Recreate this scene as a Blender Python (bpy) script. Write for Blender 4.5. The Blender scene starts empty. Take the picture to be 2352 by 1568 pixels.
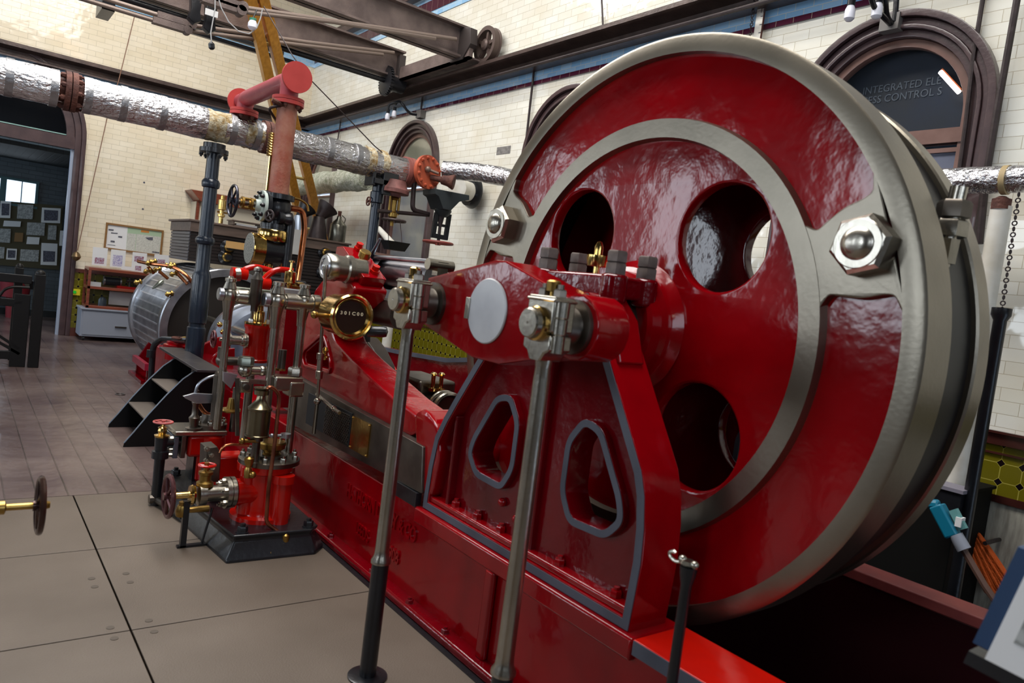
import bpy, bmesh, math, random
from mathutils import Vector, Matrix
random.seed(7)
S = bpy.context.scene
C = S.collection
V = Vector
# ---------------------------------------------------------------- camera, solved from the vanishing lines of the room
EYE = V((0, 0, 1.6)); FPX = 1673.6
_roll, _pit, _yaw = math.radians(7.253), math.radians(-3.658), math.radians(37.776)
_f = V((math.sin(_yaw)*math.cos(_pit), math.cos(_yaw)*math.cos(_pit), math.sin(_pit)))
_r0 = V((math.cos(_yaw), -math.sin(_yaw), 0)); _u0 = _r0.cross(_f)
_r = math.cos(_roll)*_r0 + math.sin(_roll)*_u0
_u = -math.sin(_roll)*_r0 + math.cos(_roll)*_u0
cd = bpy.data.cameras.new('camera'); cam = bpy.data.objects.new('camera', cd); C.objects.link(cam)
m = Matrix((_r, _u, -_f)).transposed().to_4x4(); m.translation = EYE; cam.matrix_world = m
cd.sensor_width = 36; cd.lens = 36*FPX/2352; cd.clip_start = .05; cd.clip_end = 100
cd.dof.use_dof = True; cd.dof.focus_distance = 6.0; cd.dof.aperture_fstop = 3.4
S.camera = cam
# ---------------------------------------------------------------- world, lights, exposure
w = bpy.data.worlds.new('world'); S.world = w; w.use_nodes = True
w.node_tree.nodes['Background'].inputs[0].default_value = (.62, .78, 1, 1)
w.node_tree.nodes['Background'].inputs[1].default_value = 1.6
S.view_settings.view_transform = 'Standard'; S.view_settings.look = 'None'
S.view_settings.exposure = 0.30; S.view_settings.gamma = 1
def area(name, loc, rot, sx, sy, power, col):
    l = bpy.data.lights.new(name, 'AREA'); l.shape = 'RECTANGLE'; l.size = sx; l.size_y = sy
    l.energy = power; l.color = col
    o = bpy.data.objects.new(name, l); o.location = loc; o.rotation_euler = rot; C.objects.link(o); return o
PI = math.pi
# daylight through the long roof lantern
area('roof_lantern_daylight', (1.2, 6.2, 7.75), (0, 0, 0), 2.6, 11.5, 980, (1, .95, .88))
# daylight through the tall windows of the left wall (out of frame)
for i, yy in enumerate((1.5, 5.2, 8.9, 12.2)):
    area('left_window_daylight', (-5.9, yy, 3.2), (0, -PI/2, 0), 2.6, 1.3, 55, (.86, .93, 1))
area('near_wall_fill', (1.0, -3.9, 3.4), (PI/2, 0, 0), 3.0, 2.4, 35, (.9, .95, 1))  # added fill lamp at the unseen near wall, no window known there
area('near_wall_fill', (-2.6, -3.9, 3.4), (PI/2, 0, 0), 1.3, 2.4, 20, (.9, .95, 1))  # second added fill lamp at the near wall
# windows of the side room beyond the arch
area('side_room_daylight', (-3.2, 15.9, 2.3), (0, -PI/2, 0), 1.8, 1.6, 75, (.6, .8, 1))

def at(px, py, ax, v):
    d = _f + (px-1176)/FPX*_r - (py-784)/FPX*_u
    i = 'xyz'.index(ax); t = (v-EYE[i])/d[i]; return EYE + t*d
def dep(P): return (V(P)-EYE).dot(_f)
def mm(n, P): return n*dep(P)/FPX          # size in metres of n photo pixels at P
# ---------------------------------------------------------------- materials
def lin(c): return tuple(((x+.055)/1.055)**2.4 if x > .04045 else x/12.92 for x in c)
def hx(s): return lin([int(s[i:i+2], 16)/255 for i in (0, 2, 4)])
def node(t, ty, **k):
    n = t.nodes.new(ty)
    for a, b in k.items(): setattr(n, a, b)
    return n
def mat(name, col, rough=.5, metal=0, coat=0, var=None, vs=4, vamt=.6, bump=0, bs=40, em=None, ems=1, bd=.02, stretch=None, spec=.5):
    M = bpy.data.materials.new(name); M.use_nodes = True; t = M.node_tree; B = t.nodes['Principled BSDF']
    B.inputs['Base Color'].default_value = (*col, 1); B.inputs['Roughness'].default_value = rough
    B.inputs['Metallic'].default_value = metal; B.inputs['Coat Weight'].default_value = coat
    B.inputs['Coat Roughness'].default_value = .06; B.inputs['Specular IOR Level'].default_value = spec
    if var or bump:
        tc = node(t, 'ShaderNodeTexCoord'); src = tc.outputs['Object']
        if stretch:
            mp = node(t, 'ShaderNodeMapping'); mp.inputs['Scale'].default_value = stretch
            t.links.new(src, mp.inputs[0]); src = mp.outputs[0]
    if var:
        n = node(t, 'ShaderNodeTexNoise'); n.inputs['Scale'].default_value = vs; n.inputs['Detail'].default_value = 6
        t.links.new(src, n.inputs['Vector'])
        r = node(t, 'ShaderNodeValToRGB'); r.color_ramp.elements[0].position = .5-.25*vamt; r.color_ramp.elements[1].position = .5+.25*vamt
        r.color_ramp.elements[0].color = (*col, 1); r.color_ramp.elements[1].color = (*var, 1)
        t.links.new(n.outputs['Fac'], r.inputs[0]); t.links.new(r.outputs[0], B.inputs['Base Color'])
    if bump:
        n = node(t, 'ShaderNodeTexNoise'); n.inputs['Scale'].default_value = bs; n.inputs['Detail'].default_value = 4
        t.links.new(src, n.inputs['Vector'])
        b = node(t, 'ShaderNodeBump'); b.inputs['Strength'].default_value = bump; b.inputs['Distance'].default_value = bd
        t.links.new(n.outputs['Fac'], b.inputs['Height']); t.links.new(b.outputs[0], B.inputs['Normal'])
    if em:
        B.inputs['Emission Color'].default_value = (*em, 1); B.inputs['Emission Strength'].default_value = ems
    return M
def mth(t, op, a, b=None, clamp=False):
    n = node(t, 'ShaderNodeMath', operation=op, use_clamp=clamp)
    for i, x in enumerate((a, b)):
        if x is None: continue
        if isinstance(x, (int, float)): n.inputs[i].default_value = x
        else: t.links.new(x, n.inputs[i])
    return n.outputs[0]
def uvsrc(t, axes, off=(0, 0)):
    tc = node(t, 'ShaderNodeTexCoord'); s = node(t, 'ShaderNodeSeparateXYZ'); t.links.new(tc.outputs['Object'], s.inputs[0])
    c = node(t, 'ShaderNodeCombineXYZ'); u = s.outputs['xyz'.index(axes[0])]; v = s.outputs['xyz'.index(axes[1])]
    if off != (0, 0): u = mth(t, 'ADD', u, off[0]); v = mth(t, 'ADD', v, off[1])
    t.links.new(u, c.inputs[0]); t.links.new(v, c.inputs[1]); return c.outputs[0], u, v
def brick(name, axes, c1, c2, cm, bw, bh, mortar=.003, rough=.15, tilt=.1, bstr=.3, off=(0, 0), coat=0, offset=.5, var=None, vamt=.3, vs=3):
    M = bpy.data.materials.new(name); M.use_nodes = True; t = M.node_tree; B = t.nodes['Principled BSDF']
    vec, u, v = uvsrc(t, axes, off)
    k = node(t, 'ShaderNodeTexBrick'); k.offset = offset; t.links.new(vec, k.inputs['Vector'])
    k.inputs['Color1'].default_value = (*c1, 1); k.inputs['Color2'].default_value = (*c2, 1); k.inputs['Mortar'].default_value = (*cm, 1)
    k.inputs['Scale'].default_value = 1; k.inputs['Mortar Size'].default_value = mortar; k.inputs['Mortar Smooth'].default_value = .3
    k.inputs['Brick Width'].default_value = bw; k.inputs['Row Height'].default_value = bh
    out = k.outputs['Color']
    if var:
        n = node(t, 'ShaderNodeTexNoise'); n.inputs['Scale'].default_value = vs; n.inputs['Detail'].default_value = 8; t.links.new(vec, n.inputs['Vector'])
        mx = node(t, 'ShaderNodeMix', data_type='RGBA'); mx.inputs[7].default_value = (*var, 1); t.links.new(out, mx.inputs[6])
        t.links.new(mth(t, 'MULTIPLY', mth(t, 'SUBTRACT', n.outputs['Fac'], .35, True), vamt*4, True), mx.inputs[0]); out = mx.outputs[2]
    t.links.new(out, B.inputs['Base Color']); B.inputs['Roughness'].default_value = rough; B.inputs['Coat Weight'].default_value = coat
    n2 = node(t, 'ShaderNodeTexNoise'); n2.inputs['Scale'].default_value = 5; t.links.new(vec, n2.inputs['Vector'])
    h = mth(t, 'ADD', mth(t, 'MULTIPLY', k.outputs['Fac'], -bstr), mth(t, 'MULTIPLY', n2.outputs['Fac'], tilt*8))
    b = node(t, 'ShaderNodeBump'); b.inputs['Strength'].default_value = .6; b.inputs['Distance'].default_value = .01
    t.links.new(h, b.inputs['Height']); t.links.new(b.outputs[0], B.inputs['Normal']); return M
def octtile(name, axes, p, green, line, dia):
    M = bpy.data.materials.new(name); M.use_nodes = True; t = M.node_tree; B = t.nodes['Principled BSDF']
    vec, u, v = uvsrc(t, axes)
    a = mth(t, 'ABSOLUTE', mth(t, 'SUBTRACT', mth(t, 'FRACT', mth(t, 'DIVIDE', u, p)), .5))
    c = mth(t, 'ABSOLUTE', mth(t, 'SUBTRACT', mth(t, 'FRACT', mth(t, 'DIVIDE', v, p)), .5))
    s = mth(t, 'ADD', a, c); d = mth(t, 'GREATER_THAN', s, .80); mxx = mth(t, 'MAXIMUM', a, c)
    l = mth(t, 'MAXIMUM', mth(t, 'GREATER_THAN', mxx, .478), mth(t, 'GREATER_THAN', s, .765))
    m1 = node(t, 'ShaderNodeMix', data_type='RGBA'); m1.inputs[6].default_value = (*green, 1); m1.inputs[7].default_value = (*line, 1); t.links.new(l, m1.inputs[0])
    m2 = node(t, 'ShaderNodeMix', data_type='RGBA'); t.links.new(m1.outputs[2], m2.inputs[6]); m2.inputs[7].default_value = (*dia, 1); t.links.new(d, m2.inputs[0])
    t.links.new(m2.outputs[2], B.inputs['Base Color']); B.inputs['Roughness'].default_value = .15; return M

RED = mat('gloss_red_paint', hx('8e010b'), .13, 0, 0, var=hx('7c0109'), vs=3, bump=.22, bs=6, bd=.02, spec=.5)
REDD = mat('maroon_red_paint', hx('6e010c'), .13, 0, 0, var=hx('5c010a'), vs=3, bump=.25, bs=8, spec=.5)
REDB = mat('bright_red_paint', hx('b81206'), .16, 0, 0, var=hx('ac140c'), vs=5, bump=.1, bs=14)
ROSE = mat('rose_red_pipe_paint', hx('a2464f'), .5, 0, .05, var=hx('983e46'), vs=8, bump=.15, bs=60)
ROSED = mat('red_flange_paint', hx('b83c38'), .5, 0, .05, var=hx('ac3430'), vs=8)
RUSTP = mat('rust_red_pipe_paint', hx('924a36'), .5, 0, 0, var=hx('a06854'), vs=9, vamt=.5, bump=.2, bs=50)
RUST = mat('rusted_iron', hx('6e4438'), .75, .2, 0, var=hx('4e2e28'), vs=14, bump=.5, bs=40)
ORNG = mat('orange_red_valve_paint', hx('c25c3c'), .5, 0, 0, var=hx('a84a30'), vs=6)
STEEL = mat('polished_steel', hx('b8b2a6'), .27, 1, 0, var=hx('a09a8e'), vs=5, bump=.04, bs=50)
RIM = mat('machined_rim_steel', hx('989082'), .34, 1, 0, var=hx('7e786c'), vs=3, vamt=.9, bump=.03, bs=60, spec=.6)
STEELD = mat('dull_machined_steel', hx('777068'), .38, 1, 0, var=hx('5c5650'), vs=7)
SILV = mat('silver_cladding', hx('c3c6cc'), .3, .95, 0, var=hx('9a9ca4'), vs=5)
BRASS = mat('polished_brass', hx('dcbc78'), .16, 1, 0, var=hx('caa258'), vs=9, bump=.03, bs=40)
BRASSD = mat('dull_brass', hx('b09050'), .35, 1, 0, var=hx('8a6c38'), vs=9)
COPP = mat('copper_pipe', hx('c07850'), .25, 1, 0, var=hx('8e5438'), vs=10)
BLACK = mat('black_iron_paint', hx('121317'), .32, 0, .15, var=hx('1a1b1f'), vs=6, bump=.08, bs=30, spec=.4)
BLUE = mat('blue_black_column_paint', hx('1a2432'), .28, 0, .1, var=hx('131b27'), vs=5, bump=.06, bs=30)
GREY = mat('blue_grey_edge_paint', hx('50535f'), .55, 0, 0, var=hx('434652'), vs=5)
GIRD = mat('brown_grey_girder_iron', hx('7a6a64'), .55, .15, 0, var=hx('5e504c'), vs=5, bump=.3, bs=90)
IRON = mat('dark_brown_iron', hx('3a2e2e'), .45, .2, 0, var=hx('2a2020'), vs=7, bump=.15, bs=30)
FOIL = mat('crinkled_foil', hx('e2e2e4'), .27, 1, 0, var=hx('bcbabc'), vs=6, bump=.8, bs=22, bd=.03, stretch=(.7, 1.6, 1.6))
FOIL2 = mat('foil_tape', hx('9a9a9c'), .4, .9, 0, bump=.3, bs=40)
LAG = mat('torn_brown_lagging', hx('a08454'), .9, 0, 0, var=hx('c8c0a8'), vs=22, bump=1, bs=50)
MOSS = mat('mossy_white_lagging', hx('e2e2d2'), .95, 0, 0, var=hx('9aa084'), vs=16, vamt=.9, bump=1, bs=70, bd=.03)
WOOD = mat('varnished_yellow_timber', hx('dc9c3c'), .4, 0, .1, var=hx('c4862c'), vs=3, stretch=(9, 9, .7))
RUNG = mat('pale_rung_timber', hx('c8b878'), .5, 0, 0)
FRAME = mat('brown_window_joinery', hx('4c3838'), .38, 0, .25, var=hx('3c2a2c'), vs=6, bump=.1, bs=40)
FRAME2 = mat('light_brown_window_joinery', hx('7a5a50'), .4, 0, .2, var=hx('68493f'), vs=6)
DKWOOD = mat('dark_lagging_wood', hx('221614'), .4, 0, .0, var=hx('160d0c'), vs=4, stretch=(.6, 6, 9))
LIDW = mat('grey_brown_lid_wood', hx('6c5a50'), .5, 0, .1, var=hx('584840'), vs=5, stretch=(.6, 6, 6))
REDWOOD = mat('reddish_case_wood', hx('8c4630'), .35, 0, .3, var=hx('6e3424'), vs=4, stretch=(.6, 6, 9))
PALE = mat('pale_pine', hx('c89c60'), .6, 0, 0)
WHITEP = mat('white_paint', hx('dcdad2'), .5, 0, 0, var=hx('c8c2b4'), vs=6)
CREAM = mat('white_card', hx('e4e4e4'), .7)
PAPER = mat('grey_print_paper', hx('b4b6b4'), .8, 0, 0, var=hx('8e908e'), vs=34, vamt=.3)
PAPERG = mat('green_poster_paper', hx('a8bfa0'), .8)
INK = mat('dark_print_ink', hx('3a3a42'), .8, 0, 0, var=hx('6a6a78'), vs=60)
PHOTO = mat('colour_photograph_print', hx('8a2838'), .5, 0, 0, var=hx('b8b0c4'), vs=50, vamt=.5)
PHOTOB = mat('violet_photograph_print', hx('8e88b8'), .5, 0, 0, var=hx('d8d4e0'), vs=60, vamt=.5)
BOARD = mat('olive_pinboard_felt', hx('4c4632'), .9)
SLATE = mat('blue_grey_cabinet_paint', hx('8b909c'), .5, 0, .05)
BLUEP = mat('blue_panel_paint', hx('1c3a5e'), .4, 0, .1)
TEAL = mat('blue_plastic', hx('12708c'), .35, 0, .2)
ORANGE = mat('orange_rope', hx('d85c14'), .7, 0, 0, bump=.5, bs=90)
GLASSD = mat('dark_window_glass', hx('06080c'), .12, 0, 0, spec=.3)
GLASSM = mat('hazy_window_glass', hx('6c7078'), .18, 0, .5, var=hx('888880'), vs=2)
BULB = mat('unlit_white_bulb', hx('e6e6f0'), .3)
DIAL = mat('dark_counter_dial', hx('241a12'), .35)
NUM = mat('ivory_counter_digits', hx('d8d0b0'), .5)
WEB = mat('speckled_end_plate', hx('a8a8a0'), .45, .6, 0, var=hx('6c6c68'), vs=90, vamt=.4)
TUBE = mat('reflected_tube_glow', (1, 1, 1), .4, em=(1, .95, .9), ems=5)  # glow that stands for a lamp reflected in window glass
CONC = mat('streaked_whitewash', hx('b8b4a6'), .8, 0, 0, var=hx('8c887c'), vs=7, stretch=(1, 5, .8))
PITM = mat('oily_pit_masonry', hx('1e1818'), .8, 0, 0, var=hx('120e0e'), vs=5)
BARREL = mat('drab_barrel', hx('a89c84'), .7, 0, 0, var=hx('8c806a'), vs=8)
FINM = mat('greenish_machined_steel', hx('8f9488'), .3, .9, 0, var=hx('7c8278'), vs=6)
FLASK = mat('tin_can', hx('8a887c'), .3, .9, 0, var=hx('6c6a60'), vs=9)
def glass(name, alpha=.25):
    M = bpy.data.materials.new(name); M.use_nodes = True; B = M.node_tree.nodes['Principled BSDF']
    B.inputs['Base Color'].default_value = (.02, .025, .03, 1); B.inputs['Roughness'].default_value = .03
    B.inputs['Alpha'].default_value = alpha; return M
GLASSC = glass('clear_case_glass', .12)
SIGNT = mat('grey_sign_lettering', hx('5c6672'), .5)

# ---------------------------------------------------------------- mesh builder
class MB:
    def __init__(s): s.v = []; s.f = []; s.pr = False
    def add(s, vs, fs):
        n = len(s.v); s.v += [tuple(x) for x in vs]; s.f += [tuple(i+n for i in f) for f in fs]; return s
    def box(s, x0, x1, y0, y1, z0, z1):
        return s.add([(x, y, z) for x in (x0, x1) for y in (y0, y1) for z in (z0, z1)],
                     [(0, 1, 3, 2), (4, 6, 7, 5), (0, 4, 5, 1), (2, 3, 7, 6), (0, 2, 6, 4), (1, 5, 7, 3)])
    def cbox(s, c, sx, sy, sz, rot=None):
        c = V(c); R = rot or Matrix.Identity(3)
        return s.add([c+R @ V((a*sx/2, b*sy/2, d*sz/2)) for a in (-1, 1) for b in (-1, 1) for d in (-1, 1)],
                     [(0, 1, 3, 2), (4, 6, 7, 5), (0, 4, 5, 1), (2, 3, 7, 6), (0, 2, 6, 4), (1, 5, 7, 3)])
    def bar(s, p0, p1, w, h, up=(0, 0, 1)):
        p0, p1 = V(p0), V(p1); d = (p1-p0); L = d.length; d.normalize(); u = V(up); a = d.cross(u)
        if a.length < 1e-4: a = d.cross(V((1, 0, 0)))
        a.normalize(); b = a.cross(d); R = Matrix((d, a, b)).transposed()
        return s.cbox((p0+p1)/2, L, w, h, R)
    def lathe(s, p, d, prof, n=32, cap=True):
        if prof[0] == prof[-1]: cap = False
        p, d = V(p), V(d).normalized(); a = d.orthogonal().normalized(); b = d.cross(a); vs = []; fs = []
        for (t, r) in prof:
            for i in range(n):
                th = 2*PI*i/n; vs.append(p+d*t+(a*math.cos(th)+b*math.sin(th))*max(r, 1e-5))
        for k in range(len(prof)-1):
            for i in range(n):
                j = (i+1) % n; fs.append((k*n+i, k*n+j, (k+1)*n+j, (k+1)*n+i))
        if cap and prof[0][1] > 1e-4: fs.append(tuple(range(n-1, -1, -1)))
        if cap and prof[-1][1] > 1e-4: fs.append(tuple((len(prof)-1)*n+i for i in range(n)))
        return s.add(vs, fs)
    def cyl(s, p0, p1, r, r1=None, n=24):
        p0, p1 = V(p0), V(p1); return s.lathe(p0, p1-p0, [(0, r), ((p1-p0).length, r if r1 is None else r1)], n)
    def hexn(s, p, d, r, h): return s.lathe(p, d, [(0, r), (h*.82, r), (h, r*.86)], 6)
    def bolt(s, p, d, r, h):
        s.hexn(p, d, r, h); return s.cyl(V(p), V(p)+V(d).normalized()*(h*1.45), r*.5, n=10)
    def ball(s, c, r, sx=1, sy=1, sz=1, n=16):
        c = V(c); vs = []; fs = []; m_ = n//2
        for k in range(m_+1):
            ph = PI*k/m_
            for i in range(n):
                th = 2*PI*i/n; vs.append(c+V((r*sx*math.sin(ph)*math.cos(th), r*sy*math.sin(ph)*math.sin(th), r*sz*math.cos(ph))))
        for k in range(m_):
            for i in range(n):
                j = (i+1) % n; fs.append((k*n+i, (k+1)*n+i, (k+1)*n+j, k*n+j))
        return s.add(vs, fs)
    def torus(s, c, d, R, r, n=36, m_=10, a0=0, a1=2*PI):
        c, d = V(c), V(d).normalized(); a = d.orthogonal().normalized(); b = d.cross(a); vs = []; fs = []
        full = abs(a1-a0-2*PI) < 1e-6; N = n if full else n+1
        for i in range(N):
            th = a0+(a1-a0)*i/n; e = a*math.cos(th)+b*math.sin(th)
            for j in range(m_):
                ph = 2*PI*j/m_; vs.append(c+e*(R+r*math.cos(ph))+d*(r*math.sin(ph)))
        for i in range(n):
            i2 = (i+1) % N
            for j in range(m_):
                j2 = (j+1) % m_; fs.append((i*m_+j, i2*m_+j, i2*m_+j2, i*m_+j2))
        return s.add(vs, fs)
    def tube(s, pts, r, n=10, rad=.0, taper=None):
        pts = [V(p) for p in pts]
        if rad > 0 and len(pts) > 2:
            q = [pts[0]]
            for i in range(1, len(pts)-1):
                A, B_, D = pts[i-1], pts[i], pts[i+1]; ra = min(rad, (A-B_).length*.49, (D-B_).length*.49)
                p1 = B_+(A-B_).normalized()*ra; p2 = B_+(D-B_).normalized()*ra
                for k in range(7):
                    t = k/6; q.append(p1*(1-t)**2+B_*2*t*(1-t)+p2*t*t)
            q.append(pts[-1]); pts = q
        vs = []; fs = []; pa = None
        for i, p in enumerate(pts):
            d = ((pts[min(i+1, len(pts)-1)]-p).normalized()+(p-pts[max(i-1, 0)]).normalized())
            d = d.normalized() if d.length > 1e-6 else V((0, 0, 1))
            a = d.orthogonal().normalized() if pa is None else (pa-d*pa.dot(d)).normalized()
            pa = a; b = d.cross(a); rr = r if taper is None else r+(taper-r)*i/(len(pts)-1)
            for j in range(n):
                th = 2*PI*j/n; vs.append(p+(a*math.cos(th)+b*math.sin(th))*rr)
        for i in range(len(pts)-1):
            for j in range(n):
                k = (j+1) % n; fs.append((i*n+j, i*n+k, (i+1)*n+k, (i+1)*n+j))
        fs.append(tuple(range(n-1, -1, -1))); fs.append(tuple((len(pts)-1)*n+i for i in range(n)))
        return s.add(vs, fs)
    def prism(s, ax, out, a0, a1, holes=(), bev=0):
        s.pr = True
        cu = bpy.data.curves.new('tmp', 'CURVE'); cu.dimensions = '2D'; cu.fill_mode = 'BOTH'
        for loop in [out]+list(holes):
            sp = cu.splines.new('POLY'); sp.points.add(len(loop)-1); sp.use_cyclic_u = True
            for p, q in zip(sp.points, loop): p.co = (q[0], q[1], 0, 1)
        cu.extrude = abs(a1-a0)/2-bev; cu.bevel_depth = bev; cu.offset = -bev; cu.bevel_resolution = 1
        return s._cv(cu, ax, (a0+a1)/2)
    def _cv(s, cu, ax, mid, mp=None):
        ob = bpy.data.objects.new('tmp', cu); C.objects.link(ob)
        dg = bpy.context.evaluated_depsgraph_get(); me = ob.evaluated_get(dg).to_mesh()
        if mp is None:
            mp = {'x': lambda c: (mid+c[2], c[0], c[1]), 'y': lambda c: (c[0], mid+c[2], c[1]), 'z': lambda c: (c[0], c[1], mid+c[2])}[ax]
        s.add([mp(v.co) for v in me.vertices], [tuple(p.vertices) for p in me.polygons])
        bpy.data.objects.remove(ob); bpy.data.curves.remove(cu); return s
    def text(s, body, size, ext, org, right, up, align='LEFT', sx=1, bold=0):
        cu = bpy.data.curves.new('tmp', 'FONT'); cu.body = body; cu.size = size; cu.extrude = ext; cu.align_x = align; cu.offset = bold; cu.resolution_u = 3
        o, r_, u_ = V(org), V(right).normalized(), V(up).normalized(); nn = r_.cross(u_)
        return s._cv(cu, 'z', 0, lambda c: o+r_*c[0]*sx+u_*c[1]+nn*c[2])
    def build(s, name, m_, parent=None, bev=0, ang=35, weld=True, label=None):
        me = bpy.data.meshes.new(name); off = V((0, 0, 0))
        if parent is not None:
            off = V(parent.location); q = parent
            while q.parent: q = q.parent; off += V(q.location)
        me.from_pydata([V(v)-off for v in s.v], [], s.f)
        b = bmesh.new(); b.from_mesh(me)
        if weld: bmesh.ops.remove_doubles(b, verts=b.verts, dist=1e-5)
        bmesh.ops.recalc_face_normals(b, faces=b.faces); b.to_mesh(me); b.free()
        me.polygons.foreach_set('use_smooth', [True]*len(me.polygons)); me.set_sharp_from_angle(angle=math.radians(ang))
        me.materials.append(m_); o = bpy.data.objects.new(name, me); C.objects.link(o)
        if parent is not None: o.parent = parent
        if bev:
            k = o.modifiers.new('bevel', 'BEVEL'); k.width = bev; k.segments = 2; k.limit_method = 'ANGLE'; k.angle_limit = math.radians(40)
        if bev or s.pr:
            k = o.modifiers.new('normals', 'WEIGHTED_NORMAL'); k.keep_sharp = True
        if label: o['label'] = label
        return o
def thing(name, label, cat, loc, group=None):
    o = bpy.data.objects.new(name, None); o.location = loc; C.objects.link(o); o.empty_display_size = .05
    o['label'] = label; o['category'] = cat
    if group: o['group'] = group
    return o
def tag(o, label, cat, group=None):
    # move the origin of a lone mesh to the middle of its base
    me = o.data; xs = [v.co for v in me.vertices]
    c = V(((min(v.x for v in xs)+max(v.x for v in xs))/2, (min(v.y for v in xs)+max(v.y for v in xs))/2, min(v.z for v in xs)))
    me.transform(Matrix.Translation(-c)); o.location = V(o.location)+c
    o['label'] = label; o['category'] = cat
    if group: o['group'] = group
    return o
def struct(name, mb, m_, bev=0):
    o = mb.build(name, m_, bev=bev); o['kind'] = 'structure'; return o
def dup(root, loc, label=None, group=None):
    r = root.copy(); C.objects.link(r); r.location = loc
    if label: r['label'] = label
    if group: r['group'] = group
    for ch in list(root.children):
        c = ch.copy(); C.objects.link(c); c.parent = r
        for g in list(ch.children):
            d = g.copy(); C.objects.link(d); d.parent = c
    return r
def arc(cy, cz, r, a0, a1, n=24): return [(cy+r*math.cos(math.radians(a0+(a1-a0)*i/n)), cz+r*math.sin(math.radians(a0+(a1-a0)*i/n))) for i in range(n+1)]
def circ(cy, cz, r, n=48): return [(cy+r*math.cos(2*PI*i/n), cz+r*math.sin(2*PI*i/n)) for i in range(n)]
def roundpoly(pts, r, k=5):
    out = []; n = len(pts)
    for i in range(n):
        A, B_, D = V(pts[i-1]), V(pts[i]), V(pts[(i+1) % n]); ra = min(r, (A-B_).length*.45, (D-B_).length*.45)
        p1 = B_+(A-B_).normalized()*ra; p2 = B_+(D-B_).normalized()*ra
        for j in range(k+1):
            t = j/k; q = p1*(1-t)**2+B_*2*t*(1-t)+p2*t*t; out.append((q.x, q.y))
    return out
def inset(pts, d):
    n = len(pts); out = []
    ar = sum(pts[i][0]*pts[(i+1) % n][1]-pts[(i+1) % n][0]*pts[i][1] for i in range(n)); sg = 1 if ar > 0 else -1
    for i in range(n):
        A, B_, D = V(pts[i-1]), V(pts[i]), V(pts[(i+1) % n]); e1 = (B_-A).normalized(); e2 = (D-B_).normalized()
        n1 = V((-e1.y, e1.x))*sg; n2 = V((-e2.y, e2.x))*sg; b = n1+n2
        b = b/max(b.dot(b)/2, .3) if b.length > 1e-6 else n1
        q = B_+b*d; out.append((q.x, q.y))
    return out
def handwheel(name, parent, c, ax, R, r, m_, spokes=5, hub=BRASS, label=None):
    c = V(c); ax = V(ax).normalized(); a = ax.orthogonal().normalized(); b = ax.cross(a)
    mb = MB().torus(c, ax, R, r, 32, 8)
    for i in range(spokes):
        th = 2*PI*i/spokes+.3; mb.tube([c-ax*r*.6, c+(a*math.cos(th)+b*math.sin(th))*R], r*.75, 6)
    mb.cyl(c-ax*r*2, c+ax*r*1.6, R*.2, n=12)
    return mb.build(name, m_, parent, label=label)
def boltring(mb, c, ax, R, n, r, h, a0=.2):
    c = V(c); ax = V(ax).normalized(); a = ax.orthogonal().normalized(); b = ax.cross(a)
    for i in range(n):
        th = 2*PI*i/n+a0; mb.bolt(c+(a*math.cos(th)+b*math.sin(th))*R, ax, r, h)
    return mb
X, Y, Z = V((1, 0, 0)), V((0, 1, 0)), V((0, 0, 1))
XW, YW = 5.24, 13.97        # inner faces of the right wall and of the far wall
# ================================================================= THE ROOM
TILE = lambda n, ax, a, b: brick(n, ax, a, b, hx('bcb29c'), .23, .083, .002, .05, .07, .35, var=hx('d2c09a'), vamt=.22, vs=2.2)
TW_R = TILE('white_glazed_brick_cool', 'yz', hx('f0efe6'), hx('e6e4d8'))
TW_F = TILE('white_glazed_brick_warm', 'xz', hx('f3e9d4'), hx('ebdfc6'))
BLUET = lambda n, ax: brick(n, ax, hx('8cc0ea'), hx('a8d2f2'), hx('dce0dc'), .16, .083, .003, .08, .15, .35, coat=.5)
BLUE_R = BLUET('blue_glazed_tile', 'yz'); BLUE_F = BLUET('blue_glazed_tile_far', 'xz')
BURG_R = brick('burgundy_glazed_tile', 'yz', hx('3a1428'), hx('4a1c30'), hx('8c7c70'), .16, 1, .003, .1, .1, .3)
BURG_F = brick('burgundy_glazed_tile_far', 'xz', hx('3a1428'), hx('4a1c30'), hx('8c7c70'), .16, 1, .003, .1, .1, .3)
OCT_R = octtile('olive_octagon_tile', 'yz', .118, hx('6c6414'), hx('a89e48'), hx('140c10'))
OCT_F = octtile('olive_octagon_tile_far', 'xz', .118, hx('6c6414'), hx('a89e48'), hx('140c10'))
PLANK = brick('worn_floor_boards', 'yx', hx('504040'), hx('423232'), hx('241a18'), 6.5, .165, .005, .3, .25, .5, var=hx('766660'), vamt=.5, vs=1.4, coat=.1)
PLATE = mat('worn_floor_plate', hx('65594e'), .5, 0, 0, var=hx('52463b'), vs=1.6, vamt=.9, bump=.25, bs=150, bd=.004)
DKBRICK = brick('blue_grey_painted_brick', 'xz', hx('525a60'), hx('485056'), hx('363c40'), .23, .08, .004, .5, .1, .6)
CEIL = brick('dark_green_slats', 'yx', hx('0c1413'), hx('081010'), hx('030505'), 9, .12, .01, .7, .1, .5)
ROOFM = mat('roof_boarding', hx('5c554c'), .8)

DIMW = mat('darkened_unseen_wall', hx('1c1815'), .8)  # unseen walls coloured dark to cut fill light and grey reflections
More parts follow.
